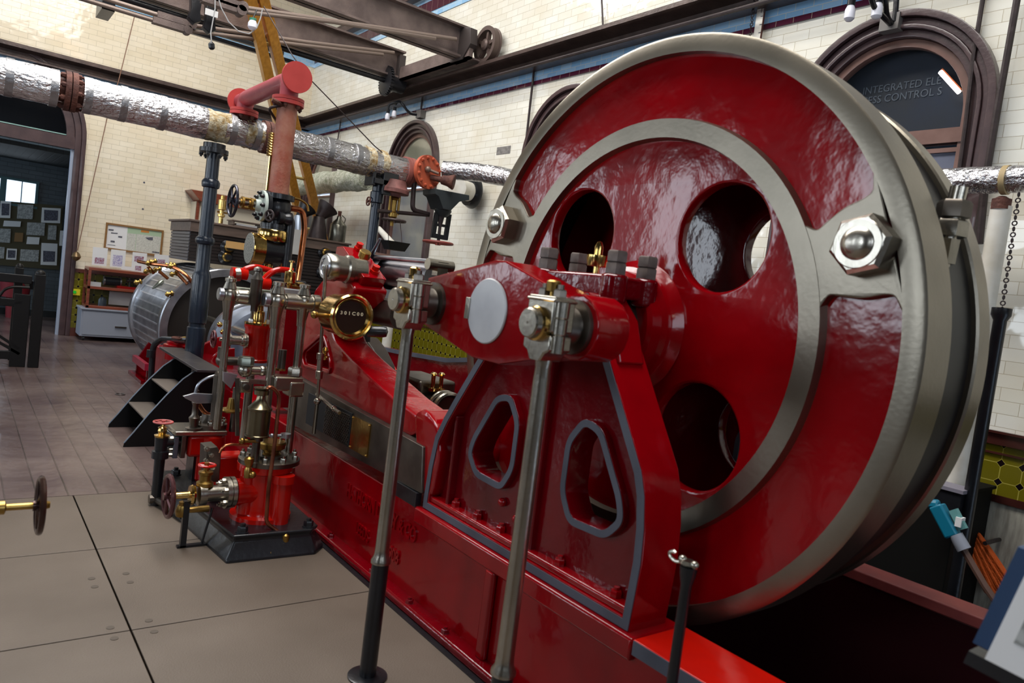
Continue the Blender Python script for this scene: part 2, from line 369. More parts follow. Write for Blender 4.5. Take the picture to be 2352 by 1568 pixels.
# floors: boards beyond y = 5.15, chequer plates in front of them, a pit under the flywheel
YE = 5.16
b = MB(); b.box(-6, XW, YE, 18, -.05, 0); struct('floor', b, PLANK)
b = MB(); g = .004
xs = [-6, -4.6, -3.2, -1.8, -.6, .684, 2.14]; ys = [-4, -2.6, -1.2, .2, 1.7, 3.231, 4.2, YE]
for i in range(len(xs)-1):
    for j in range(len(ys)-1): b.box(xs[i]+g, xs[i+1]-g, ys[j]+g, ys[j+1]-g, -.05, -.0005)
b.box(4.8, XW, -4, YE, -.05, 0); b.box(2.14, 4.8, 3.95, YE, -.05, 0); struct('floor', b, PLATE, bev=.002)
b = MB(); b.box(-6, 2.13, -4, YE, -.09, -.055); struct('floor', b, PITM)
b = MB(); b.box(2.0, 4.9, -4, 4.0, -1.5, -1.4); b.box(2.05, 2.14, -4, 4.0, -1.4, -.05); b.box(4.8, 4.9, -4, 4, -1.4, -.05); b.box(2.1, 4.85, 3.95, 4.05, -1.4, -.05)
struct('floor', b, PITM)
# plate screws
MSCREW = mat('dirty_screw', hx('4a4036'), .6)
for sx, sy in ((.684, 3.231), (.684, 3.77)):
    for dx, dy in ((-.07, .05), (.08, .06), (-.07, -.05), (.08, -.05)):
        tag(MB().cyl((sx+dx, sy+dy, -.003), (sx+dx, sy+dy, .0012), .016, n=16).build('plate_screw', MSCREW), 'flat screw head at a corner joint of the grey floor plates', 'screw', 'floor plate screws')

def arch(c, zs, R_, z0): return [(c-R_, z0)]+[(c+R_*math.cos(PI-PI*i/28), zs+R_*math.sin(PI-PI*i/28)) for i in range(29)]+[(c+R_, z0)]
WINS = [2.75, 6.2, 9.65, 13.1]
HZ = 8.0
b = MB().prism('x', [(-4, 0), (YW+.3, 0), (YW+.3, HZ), (-4, HZ)], XW, XW+.3, [arch(c, 3.19, .66, 1.25) for c in WINS]); struct('wall_right', b, TW_R)
DX = .33
b = MB().prism('y', [(-6, 0), (DX-1.18, 0)]+arch(DX, 3.2, 1.18, .0)[1:-1]+[(DX+1.18, 0), (XW+.3, 0), (XW+.3, HZ), (-6, HZ)], YW, YW+.3); struct('wall_far', b, TW_F)
struct('wall_left', MB().prism('x', [(-4, 0), (YW, 0), (YW, HZ), (-4, HZ)], -6.3, -6, [[(yy-.65, 1.9), (yy+.65, 1.9), (yy+.65, 4.5), (yy-.65, 4.5)] for yy in (1.5, 5.2, 8.9, 12.2)]), DIMW)
struct('wall_near', MB().prism('y', [(-6.3, 0), (XW+.3, 0), (XW+.3, HZ), (-6.3, HZ)], -4.3, -4, [[(-.5, 2.2), (2.5, 2.2), (2.5, 4.6), (-.5, 4.6)], [(-3.25, 2.2), (-1.95, 2.2), (-1.95, 4.6), (-3.25, 4.6)]]), DIMW)
struct('ceiling', MB().prism('z', [(-6.3, -4.3), (XW+.3, -4.3), (XW+.3, YW+.3), (-6.3, YW+.3)], HZ, HZ+.1, [[(-.1, .4), (2.5, .4), (2.5, 12), (-.1, 12)]]), ROOFM)
b = MB()
for i in range(13): b.box(-.1, 2.5, .4+i*.96, .45+i*.96, 7.62, 7.7)
for i in range(3): b.box(-.1+i*1.275, -.05+i*1.275, .4, 12, 7.6, 7.72)
struct('window_6', b, FRAME)

# bands, rails and dado of the right wall
struct('trim_1', MB().box(XW-.012, XW, -4, YW, 4.10, 4.33), BLUE_R)
struct('trim_2', MB().box(XW-.016, XW, -4, YW, 4.055, 4.10), BURG_R)
def rail(ax):
    b = MB(); P_ = [(0, 4.21), (-.16, 4.21), (-.16, 4.235), (-.13, 4.25), (-.05, 4.26), (-.05, 4.33), (-.14, 4.345), (-.24, 4.355), (-.24, 4.385), (-.19, 4.39), (-.19, 4.425), (-.14, 4.425), (-.14, 4.39), (0, 4.39)]
    w0, w1 = (-4, YW) if ax == 'y' else (-6, XW)
    vs = []
    for t in (w0, w1):
        for q in P_: vs.append((XW+q[0], t, q[1]) if ax == 'y' else (t, YW+q[0], q[1]))
    n = len(P_); fs = [tuple(range(n)), tuple(range(2*n-1, n-1, -1))]+[(i, (i+1) % n, n+(i+1) % n, n+i) for i in range(n)]
    return b.add(vs, fs)
RAILM = mat('brown_rail_iron', hx('54443f'), .35, .2, .1, var=hx('40332f'), vs=6, bump=.15, bs=30)
struct('trim_3', rail('y'), RAILM); struct('trim_4', rail('x'), RAILM)
struct('trim_5', MB().box(-6, XW, YW-.012, YW, 3.98, 4.22), BLUE_F)
struct('trim_6', MB().box(-6, DX-1.2, YW-.014, YW, 3.93, 3.98).box(DX+1.2, XW, YW-.014, YW, 3.93, 3.98), BURG_F)
struct('trim_7', MB().box(XW-.012, XW, -4, YW, 5.42, 5.50).box(XW-.012, XW, -4, YW, 5.66, 5.74), BLUE_R)
struct('trim_8', MB().box(XW-.02, XW, -4, YW, 5.50, 5.66), BURG_R)
struct('trim_9', MB().box(XW-.14, XW, -4, YW, 5.74, 5.84).box(XW-.07, XW, -4, YW, 5.84, 5.95), FRAME, bev=.01)
struct('trim_10', MB().box(-6, XW, YW-.012, YW, 5.42, 5.74), BLUE_F)
struct('trim_11', MB().box(XW-.015, XW, -4, 1.69, .74, 1.06).box(XW-.015, XW, 1.69, YW, .05, 1.06), OCT_R)
struct('trim_12', MB().box(XW-.045, XW, -4, YW, 1.055, 1.075).box(XW-.03, XW, -4, YW, 1.075, 1.125).box(XW-.05, XW, -4, YW, 1.125, 1.14).box(XW-.03, XW, -4, 1.69, .70, .745).box(XW-.03, XW, -4, YW, .995, 1.008), mat('burgundy_moulding_tile', hx('4a2420'), .2, 0, .3, var=hx('3a1c18'), vs=6))
struct('trim_13', MB().box(XW-.012, XW, -4, 1.69, 0, .70), CONC)
struct('trim_14', MB().box(DX+1.26, XW-.05, YW-.015, YW, .14, 1.06), OCT_F)
struct('trim_15', MB().box(DX+1.26, XW-.05, YW-.03, YW, 1.06, 1.12).box(DX+1.26, XW-.05, YW-.03, YW, 0, .14), mat('burgundy_moulding_far', hx('5c3026'), .25, 0, .3))

# arched windows
for k, c in enumerate(WINS):
    def ring(r0, r1, z0, x0, x1, mb=None):
        mb = mb or MB(); o = arch(c, 3.19, r1, z0); i_ = arch(c, 3.19, r0, z0); return mb.prism('x', o+i_[::-1], x0, x1, bev=.008)
    b = ring(.70, .75, 1.2, XW-.075, XW+.02); ring(.655, .70, 1.2, XW-.035, XW+.02, b); ring(.625, .655, 1.2, XW-.05, XW+.06, b); ring(.575, .625, 1.2, XW-.012, XW+.08, b)
    b.box(XW-.1, XW+.05, c-.78, c+.78, 1.16, 1.22)
    w_ = struct('window_%d' % (k+1), b, FRAME)
    b = ring(.515, .575, 1.22, XW+.03, XW+.1); b.box(XW+.02, XW+.1, c-.57, c+.57, 2.99, 3.09).box(XW+.035, XW+.1, c-.57, c+.57, 1.22, 1.3).box(XW+.04, XW+.09, c-.57, c+.57, 2.93, 2.96)
    f_ = b.build('window_frame', FRAME2); f_.parent = w_
    gp = arch(c, 3.19, .52, 3.05)
    if k == 0:
        q = MB().prism('x', gp, XW+.06, XW+.068).build('window_pane', GLASSC); q.parent = w_
        q = MB().box(XW+.06, XW+.068, c-.52, c+.52, 1.28, 2.96).build('window_pane', mat('violet_grey_window_glass', hx('6c7080'), .15, 0, .6, var=hx('5a5e70'), vs=3)); q.parent = w_
    else:
        q = MB().prism('x', gp, XW+.06, XW+.068).build('window_pane', mat('reflecting_hazy_glass_%d' % k, hx('989686'), .08, 0, .8, var=hx('7c7c6c'), vs=2)); q.parent = w_
        q = MB().box(XW+.06, XW+.068, c-.52, c+.52, 1.28, 2.96).build('window_pane', GLASSM); q.parent = w_
struct('wall_back', MB().box(XW+.9, XW+.95, 1, 4.5, 1, 4.2), mat('unlit_office_wall', hx('182430'), .6))
t = thing('sign_board', 'dark blue sign with grey capital lettering seen through the big arched window', 'sign', (XW+.3, 2.75, 3.0))
MB().box(XW+.20, XW+.23, 2.15, 3.35, 3.02, 3.8).build('panel', mat('dark_blue_sign_panel', hx('0a1c34'), .5, 0, 0, var=hx('141a20'), vs=2.2), t)
P1 = at(1990, 214, 'x', XW+.2); P2 = at(1960, 238, 'x', XW+.2)
MB().text('INTEGRATED ELE', .079, .002, (XW+.197, P1.y+.03, P1.z-.01), (0, -1, .0), Z, sx=.93).text('PROCESS CONTROL S', .079, .002, (XW+.197, P2.y+.08, P2.z-.02), (0, -1, .0), Z, sx=.93).build('lettering', SIGNT, t)
A_, B_ = at(2160, 165, 'x', XW+.12), at(2203, 212, 'x', XW+.12)
t = thing('tube_reflection', 'glowing white tube standing in for a fluorescent lamp reflected in the big arched window', 'light', A_)  # tube and batten added for a lamp reflection in the glass
MB().cyl(A_, B_, .016, n=12).build('tube', TUBE, t); MB().bar(A_+V((.03, 0, .02)), B_+V((.03, 0, .02)), .05, .02).build('fitting', mat('reflected_orange_batten', hx('a8501c'), .5), t)

# arched doorway in the far wall and the side room beyond it
def dring(r0, r1, y0, y1, mb=None, z0=0):
    mb = mb or MB(); return mb.prism('y', arch(DX, 3.2, r1, z0)+arch(DX, 3.2, r0, z0)[::-1], y0, y1, bev=.01)
b = dring(1.19, 1.255, YW-.07, YW+.02); dring(1.10, 1.19, YW-.03, YW+.1, b); dring(.98, 1.10, YW, YW+.12, b, 3.05); b.box(DX-1.18, DX+1.18, YW-.02, YW+.12, 3.03, 3.22)
w_ = struct('door_1', b, FRAME)
q = MB().prism('y', arch(DX, 3.2, .99, 3.2), YW+.05, YW+.06).build('fanlight_pane', GLASSD); q.parent = w_
q = MB().box(DX-1.1, DX+1.1, YW+.03, YW+.05, 3.235, 3.25).build('glazing_bar', mat('pale_green_bar', hx('8cb0a8'), .4)); q.parent = w_
q = MB().box(DX+1.06, DX+1.1, YW+.02, YW+.09, 0, 3.05).build('jamb_lining', mat('white_blue_jamb_paint', hx('98a2b4'), .4)); q.parent = w_
_a, _b = at(12, 464, 'y', 17), at(86, 420, 'y', 17); SW = (_a.x, min(_a.z, _b.z)-.02, _b.x, max(_a.z, _b.z)-.01)
struct('wall_side_room_back', MB().prism('y', [(-4, 0), (2.2, 0), (2.2, 3.4), (-4, 3.4)], 17, 17.2, [[(-.45, SW[1]), (SW[2], SW[1]), (SW[2], SW[3]), (-.45, SW[3])]]), DKBRICK)
struct('wall_side_room_right', MB().box(2.1, 2.3, YW+.3, 17.2, 0, 3.4), mat('dark_side_wall', hx('23282c'), .7))
struct('wall_side_room_left', MB().box(-4.1, -4, YW+.3, 17.2, 0, 3.4), DKBRICK)
struct('ceiling', MB().box(-4, 2.2, YW+.3, 17.2, 2.95, 3.02), CEIL)
b = MB().box(-.45, SW[2]+.03, 16.96, 17.03, SW[1]-.03, SW[1]+.015).box(-.45, SW[2]+.03, 16.96, 17.03, SW[3]-.015, SW[3]+.03)
for xx, ww in ((-.45, .03), (SW[0]-.10, .10), ((SW[0]+SW[2])/2-.008, .016), (SW[2]-.02, .045)): b.box(xx, xx+ww, 16.97, 17.03, SW[1], SW[3])
struct('window_5', b, mat('pale_blue_window_paint', hx('3c5c60'), .5))
area('side_room_window_sky', (.3, 17.4, 2.2), (-PI/2, 0, 0), 1.8, .9, 6, (.9, .97, 1))
struct('trim_16', MB().box(-4, 2.1, 16.94, 17, 0, .12), mat('black_skirting', hx('121416'), .5))
# ================================================================= FLYWHEEL ENGINE
SY, SZ = 2.12, 1.53        # crankshaft axis (runs along x)
t = thing('flywheel', 'huge red double-disc flywheel with polished steel rims and four round holes', 'flywheel', (2.5, SY, .2), None)
HO = [(SY+s1*.39, SZ+s2*.38) for s1 in (-1, 1) for s2 in (-1, 1)]
B1, B2 = (1.150, 1.885), (3.045, 1.945)
def redpanel(ym, a0, a1): return
# polished front: outer rim, inner ring and the two bolt bosses in one face, x = 2.23
RO, RI, R2O, R2I = 1.182, 1.112, .853, .778
b = MB()
b.lathe((2.23, SY, SZ), X, [(0, RI), (0, RO-.012), (.006, RO), (.17, RO), (.18, RO-.02), (.18, RI), (0, RI)], 160)
b.build('front_rim', RIM, t)
b = MB().lathe((2.23, SY, SZ), X, [(0, R2I), (0, R2O), (.055, R2O+.012), (.055, R2I-.012), (0, R2I)], 128)
b.build('raised_ring', RIM, t)
def boss(c):
    # waisted bridge between the two rings around a bolt
    a = math.atan2(c[1]-SZ, c[0]-SY); pts = []
    def pol(r, da): return (SY+r*math.cos(a+da), SZ+r*math.sin(a+da))
    pr_ = [(RI+.02, .235), (RI-.01, .19), (1.09, .155), (1.055, .15), (.99, .155), (.93, .14), (.885, .125), (.865, .15), (R2O-.02, .20)]
    return [pol(r, d) for r, d in pr_]+[pol(r, -d) for r, d in pr_[::-1]]
for c in (B1, B2):
    MB().prism('x', roundpoly(boss(c), .03, 3), 2.232, 2.29, bev=.006).build('bolt_boss', RIM, t)
b = MB()
b.lathe((2.265, SY, SZ), X, [(0, R2O-.02), (0, RI+.02), (.07, RI+.02), (.07, R2O-.02), (0, R2O-.02)], 128); b.build('recessed_panel', RED, t)
def disc(x0, x1, r, hr, mb): return mb.prism('x', circ(SY, SZ, r, 96), x0, x1, [circ(y_, z_, hr, 48) for y_, z_ in HO], bev=.012)
disc(2.262, 2.32, R2I+.03, .205, MB()).build('front_web', RED, t)
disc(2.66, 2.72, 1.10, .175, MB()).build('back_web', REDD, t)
b = MB().lathe((2.13, SY, SZ), X, [(0, .11), (0, .205), (.012, .222), (.06, .226), (.075, .245), (.10, .25), (.125, .275), (.15, .285)], 72); b.build('hub', RED, t)
b = MB().lathe((2.40, SY, SZ), X, [(0, 1.02), (0, 1.125), (.02, 1.125), (.30, 1.125), (.30, 1.02), (0, 1.02)], 128)
b.build('groove_drum', mat('dark_groove_iron', hx('0f0d10'), .4, .1, 0, var=hx('0a090b'), vs=4), t)
b = MB().lathe((2.70, SY, SZ), X, [(0, 1.05), (0, 1.14), (.006, 1.148), (.094, 1.148), (.1, 1.14), (.1, 1.05), (0, 1.05)], 160); b.build('back_rim', RIM, t)
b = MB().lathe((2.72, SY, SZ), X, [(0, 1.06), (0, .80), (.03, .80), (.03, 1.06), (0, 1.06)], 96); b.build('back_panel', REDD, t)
for c in (B1, B2):
    p = V((2.232, c[0], c[1]))
    h_ = MB().hexn(p, -X, .098, .075).lathe(p+V((-.074, 0, 0)), -X, [(0, .078), (.004, .074)], 40).build('hex_nut', STEEL, t)
    MB().lathe(p+V((-.07, 0, 0)), -X, [(0, .052), (.012, .051), (.022, .042), (.028, .024), (.03, 0)], 36).build('bolt_end', STEEL, h_)
# clamp stud in the groove
p = at(2188, 500, 'x', 2.56)
b = MB().cyl((2.56, p.y+.02, p.z-.28), (2.56, p.y-.005, p.z+.10), .026, n=20)
st = b.build('clamp_stud', STEEL, t)
MB().hexn((2.56, p.y, p.z), Z, .052, .055).build('stud_nut', STEELD, st)
MB().hexn((2.56, p.y+.004, p.z-.062), Z, .054, .055).build('stud_nut', STEEL, st)
MB().lathe((2.56, p.y+.01, p.z-.15), Z, [(0, .038), (.08, .042)], 6).build('stud_collar', STEEL, st)

# shaft and double-armed crank plate
t = thing('crankshaft', 'steel shaft running from the crank plate through the bearing into the flywheel hub', 'shaft', (1.9, SY, SZ-.12))
MB().cyl((1.60, SY, SZ), (3.5, SY, SZ), .105, n=40).build('journal', STEEL, t)
MB().lathe((2.10, SY, SZ), X, [(0, .155), (.06, .155), (.065, .14)], 48).build('collar', STEELD, t)
YR1, YR2, ZP = 2.50, 1.665, 1.525
t = thing('crank_plate', 'thick red double-armed crank plate with a pale round shaft end at its middle', 'crank', (1.59, SY, 1.36))
o = [(2.575, 1.625), (2.12, 1.716), (2.06, 1.714)]+[(YR2+.105*math.cos(a_), ZP+.105*math.sin(a_)) for a_ in [math.radians(62+i*21) for i in range(12)]]+[(2.03, 1.352), (2.20, 1.352), (2.575, 1.435)]
MB().prism('x', o, 1.525, 1.665, bev=.008).build('plate', RED, t)
MB().lathe((1.523, 2.13, 1.53), -X, [(0, .118), (.004, .118), (.007, .114)], 64).build('shaft_end', mat('pale_ground_steel', hx('c0c0c2'), .4, .6, 0, var=hx('acacb0'), vs=5), t)
MB().box(1.512, 1.524, 2.235, 2.262, 1.49, 1.57).build('key', STEEL, t, bev=.002)
for yy in (YR1, YR2): MB().lathe((1.56, yy, ZP), -X, [(0, .085), (.05, .085), (.055, .06), (.20, .045)], 36).build('crank_pin', STEELD, t)

# the two upright rods worked by the crank plate
XR = 1.42
def pump_rod(yy, ztop, label, zc):
    t = thing('pump_rod', label, 'rod', (XR, yy, 0), 'upright rods hanging from the crank plate')
    rod = MB().lathe((XR, yy, zc), Z, [(0, .040), (.012, .040), (.03, .030), (.06, .028), (ZP-.17-zc, .0255), (ZP-.13-zc, .024), (ZP-.09-zc, .03)], 28).build('rod', STEEL, t)
    MB().lathe((XR, yy, 0), Z, [(0, .034), (zc-.002, .034), (zc, .038)], 24).build('lower_sleeve', BLACK, t)
    MB().lathe((XR, yy, .001), Z, [(0, .08), (.006, .08), (.008, .075), (.008, .036)], 32).build('floor_gland', BLACK, t)
    be = MB().box(XR-.04, XR+.045, yy-.06, yy+.06, ZP-.02, ZP+.085)
    be.box(XR-.045, XR+.05, yy-.065, yy+.065, ZP+.068, ZP+.078)
    be.prism('x', [(yy-.062, ZP-.03), (yy+.062, ZP-.03), (yy+.062, ZP-.075), (yy+.04, ZP-.085), (yy+.025, ZP-.11), (yy-.025, ZP-.11), (yy-.04, ZP-.085), (yy-.062, ZP-.075)], XR-.04, XR+.045)
    be = be.build('big_end', STEEL, t, bev=.006)
    MB().lathe((XR-.03, yy, ZP), -X, [(0, .052), (.025, .052), (.03, .047)], 36).build('brass_bush', BRASS, be)
    MB().lathe((XR-.055, yy, ZP), -X, [(0, .046), (.022, .045), (.027, .04), (.027, .004), (.024, 0)], 36).build('pin_cap', STEEL, be)
    for s1 in (-1, 1):
        for xx in (XR-.005,):
            q = MB().lathe((xx, yy+s1*.055, ZP-.08), Z, [(0, .022), (.05, .022), (.052, .02), (.056, .024), (.10, .024), (.102, .021), (.106, .025), (.15, .025)], 20)
            q = q.build('clamp_bolt', STEEL, be)
    for s1 in (-1, 1): MB().bolt((XR, yy+s1*.035, ZP+.078), Z, .021, .03).build('lock_nut', STEELD, be)
    MB().lathe((XR, yy, ZP+.078), Z, [(0, .009), (.02, .009), (.022, .02), (.05, .022), (.055, .016)], 20).build('oil_cup', BRASSD if yy < 2 else BRASS, be)
    return t
pump_rod(YR1, 1, 'polished steel upright rod with brass-bushed head, farther of the two', .474)
pump_rod(YR2, 1, 'polished steel upright rod with brass-bushed head, nearer of the two', .435)

# A-shaped bearing pedestal
XF = 1.9
def pedestal(label, xf, mirror=False):
    t = thing('bearing_pedestal', label, 'bearing', (xf+.1, 2.29, .5), 'A-shaped flywheel bearing pedestals')
    out = [(2.995, .505), (2.995, .56), (2.985, .72), (2.96, .87), (2.90, .98), (2.82, 1.10), (2.69, 1.285), (2.45, 1.59), (2.33, 1.64), (2.02, 1.645), (1.98, 1.60), (1.64, 1.06), (1.61, .98), (1.592, .87), (1.585, .75), (1.592, .62), (1.60, .505)]
    inn = inset(out, .042)
    MB().prism('x', out, xf, xf+.19, [inn], bev=.004).build('edge_flange', RED, t)
    e2 = inset(out, .004); i2 = inset(out, .036)
    MB().prism('x', e2, xf-.004, xf-.0005, [i2]).build('grey_edge_line', GREY, t)
    tri = [(2.10, 1.14), (1.985, 1.185), (1.87, 1.14), (1.705, .87), (1.76, .745), (2.01, .745), (2.085, .86)]
    tri = [(2.068, 1.07), (1.985, 1.178), (1.88, 1.155), (1.735, .93), (1.712, .845), (1.79, .758), (2.0, .75), (2.068, .86)]
    tl = [(4.43-a, z) for a, z in tri][::-1]
    tri, tl = roundpoly(tri, .045), roundpoly(tl, .045)
    hs = [inset(tri, .033), inset(tl, .033)]
    MB().prism('x', inn, xf+.06, xf+.12, [inset(tri, .02), inset(tl, .02)]).build('web_plate', REDD, t)
    for k, (a_, h_) in enumerate(zip((tri, tl), hs)):
        MB().prism('x', a_, xf+.03, xf+.15, [h_], bev=.004).build('opening_collar', REDD, t)
        MB().prism('x', inset(a_, .003), xf+.026, xf+.0295, [inset(h_, -.003)]).build('grey_opening_line', GREY, t)
    MB().box(xf+.03, xf+.16, 2.20, 2.235, .56, 1.55).build('stiffening_rib', REDD, t, bev=.006)
    MB().box(xf+.02, xf+.1, 2.82, 2.84, .55, 1.0).build('stiffening_rib', REDD, t, bev=.006)
    b = MB().prism('z', [(xf+.01, 2.96), (xf+.07, 2.96), (xf+.07, 1.63), (xf+.01, 1.63)], .545, .575)
    b.build('foot_ledge', RED, t, bev=.008)
    for yy in (2.78, 2.60, 2.42, 2.03, 1.72): MB().bolt((xf+.045, yy, .575), Z, .022, .026).build('foot_bolt', RED, t)
    for yy, zz in ((2.44, .70), (2.33, .66), (2.28, .86)): MB().ball((xf+.05, yy, zz), .02).build('web_stud', RED, t)
    MB().prism('x', [(2.46, 1.40), (2.46, 1.58), (2.40, 1.64), (1.98, 1.64), (1.90, 1.56), (1.84, 1.40)], xf+.03, xf+.165).build('bearing_seat', RED, t, bev=.01)
    cap = MB().box(xf+.05, xf+.27, 1.95, 2.42, 1.635, 1.722)
    for dy in (1.975, 2.375):
        for dx in (.08, .25): cap.cyl((xf+dx, dy, 1.615), (xf+dx, dy, 1.725), .052, n=20)
    cap = cap.build('bearing_cap', REDD, t, bev=.012)
    for dy in (1.975, 2.375):
        for dx in (.08, .25):
            MB().hexn((xf+dx, dy, 1.725), Z, .043, .046).hexn((xf+dx, dy, 1.772), Z, .042, .042).build('cap_nut', mat('weathered_nut_%d%d' % (dy*10, dx*100+xf*10), hx('6e625c'), .5, .5, 0, var=hx('554a46'), vs=20), cap)
    MB().lathe((xf+.165, 2.17, 1.725), Z, [(0, .012), (.03, .012), (.031, .04), (.06, .045), (.075, .045), (.078, .018), (.11, .018), (.13, .01), (.135, 0)], 28).build('oil_cup', BRASS, cap)
    return t
pd = pedestal('red A-shaped bearing pedestal edged in blue-grey, standing before the flywheel', XF)
dup(pd, (3.10, 2.29, .5), 'red A-shaped bearing pedestal behind the flywheel, seen through its upper hole')

# raised casting letters
# engine bed
t = thing('engine_bed', 'long red cast engine bed with raised lettering running from foreground to the cylinders', 'engine bed', (2.0, 4, 0))
b = MB().box(1.9, 2.10, 1.12, 9.2, .03, .50).box(1.9, 2.10, -.6, 1.12, .03, .46)
b.build('side_wall', RED, t, bev=.006)
MB().box(1.828, 1.92, -.6, 9.2, .0, .045).build('bottom_flange', REDD, t, bev=.012)
MB().box(1.80, 1.84, -.6, 9.2, -.003, .004).build('dark_joint', BLACK, t)
MB().box(1.872, 2.14, 1.56, 3.03, .425, .505).build('pedestal_ledge', RED, t, bev=.01)
MB().box(1.862, 2.12, -.6, 1.545, .47, .515).build('top_flange', REDB, t, bev=.004)
MB().box(1.858, 1.862, -.6, 1.54, .465, .513).build('grey_edge_line', GREY, t)
for ya, zb in ((2.34, .43), (.9, .45)): MB().box(1.868, 1.90, ya, ya+.06, .04, zb).build('vertical_rib', RED, t, bev=.012)
for yy in (3.9, 3.35, 2.95, 2.62, 2.20): MB().bolt((1.86, yy, .045), Z, .02, .02).build('flange_bolt', REDD, t)
MB().text('HATHORN DAVEY & CO', .112, .006, (1.897, 3.83, .315), (0, -1, 0), Z, sx=.66, bold=.002).build('maker_lettering', RED, t)
MB().text('LEEDS', .10, .006, (1.897, 3.665, .145), (0, -1, 0), Z, sx=.62, bold=.002).build('place_lettering', RED, t)
MB().text('1908', .10, .006, (1.897, 3.30, .15), (0, -1, 0), Z, sx=.72, bold=.002).build('year_lettering', RED, t)
MB().prism('x', [(3.0, .575), (4.85, .535), (4.85, .865), (3.04, .80)], 1.885, 1.96).build('machined_side_panel', STEELD, t, bev=.004)
MB().box(1.87, 1.90, 3.02, 3.30, .50, .57).build('panel_joint_block', BLACK, t)
A_, B_ = at(838, 965, 'x', 1.87), at(838, 1040, 'x', 1.87)
MB().box(1.878, 1.886, 3.60, 3.83, .60, .79).build('brass_nameplate', BRASS, t, label='polished brass plate')
for yy, zz in ((3.61, .61), (3.61, .78), (3.82, .61), (3.82, .78)): MB().ball((1.877, yy, zz), .006, n=8).build('plate_rivet', BRASSD, t)
# expanded metal guard
b = MB()
def clipseg(y0, z0, y1, z1, Y0, Y1):
    t0 = max(0, (Y0-y0)/(y1-y0)); t1 = min(1, (Y1-y0)/(y1-y0))
    if t1 > t0: b.tube([(1.872, y0+(y1-y0)*t0, z0+(z1-z0)*t0), (1.872, y0+(y1-y0)*t1, z0+(z1-z0)*t1)], .0028, 4)
for i in range(-8, 22):
    y0 = 3.84+i*.024; clipseg(y0, .605, y0+.16, .785, 3.85, 4.20); clipseg(y0, .785, y0+.16, .605, 3.85, 4.20)
b.build('mesh_guard', STEELD, t)
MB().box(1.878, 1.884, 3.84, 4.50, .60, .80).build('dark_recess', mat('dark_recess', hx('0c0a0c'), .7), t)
BED = t
# sloped slide arm, curved nose and bracket for the governor
def PXY(pts, ax, v):
    i, j = {'x': (1, 2), 'y': (0, 2), 'z': (0, 1)}[ax]
    return [(at(a, b_, ax, v)[i], at(a, b_, ax, v)[j]) for a, b_ in pts]
ot = PXY([(692, 872), (690, 840), (672, 815), (690, 770), (706, 720), (722, 665), (742, 640), (790, 625), (815, 660), (800, 700), (765, 725), (758, 750), (768, 781), (800, 817), (835, 850), (902, 912), (958, 955), (965, 990), (940, 1003), (800, 930)], 'x', 1.93)
hole = PXY([(700, 812), (742, 776), (750, 800), (760, 848), (702, 832)], 'x', 1.93)
MB().prism('x', roundpoly(ot, .03, 3), 1.93, 2.16, [roundpoly(hole, .03)], bev=.018).build('governor_bracket', RED, t)
hr = roundpoly(hole, .05); MB().prism('x', inset(hr, -.035), 1.915, 1.945, [inset(hr, -.012)], bev=.006).build('bracket_rim', RED, t)
MB().prism('x', roundpoly([(3.14, .57), (2.93, .57), (2.90, .80), (2.96, .93), (3.10, .985), (3.20, .93), (3.14, .80)], .05), 1.90, 2.30, bev=.02).build('slide_nose', RED, t)
MB().bar((1.905, 3.08, .58), (1.905, 3.06, .78), .02, .012, X).build('nose_rib', REDB, t)
# second bed beyond the flywheel
t = thing('engine_bed', 'second red engine bed beyond the flywheel, partly hidden, with grey curved top edge', 'engine bed', (3.3, 5, 0))
MB().box(3.14, 3.34, 3.0, 9.2, -.02, .55).box(3.14, 3.34, -.6, 3.0, -1.4, .575).build('side_wall', mat('shadow_dark_maroon', hx('2a060c'), .3, 0, .3), t, bev=.006)  # red bed side coloured near-black for the shadow it lies in
MB().box(3.12, 3.26, -.6, 3.2, .575, .622).build('top_flange', mat('worn_brown_red_paint', hx('8c3e38'), .5, 0, 0, var=hx('6e2c2c'), vs=5), t, bev=.006)
o = [(3.0, .55), (7.2, .55), (7.2, .92), (6.4, .95), (5.6, .98), (4.9, 1.02), (4.4, 1.10), (4.0, 1.25), (3.7, 1.38), (3.0, 1.4)]
MB().prism('x', o, 3.16, 3.30, bev=.006).build('curved_casting', REDD, t)
e = [(7.2, .93), (6.4, .96), (5.6, .99), (4.9, 1.03), (4.4, 1.11), (4.0, 1.26), (3.7, 1.39)]
MB().prism('x', e+[(a, z-.035) for a, z in e[::-1]], 3.152, 3.158).build('grey_edge_line', GREY, t)
MB().box(3.06, 3.16, 3.4, 7.0, .69, .72).build('top_ledge', REDD, t)
MB().box(3.08, 3.13, 3.4, 7.0, .60, .69).build('black_face', BLACK, t)
MB().box(3.06, 3.07, 5.15, 5.55, .40, .66).build('brass_nameplate', BRASSD, t)
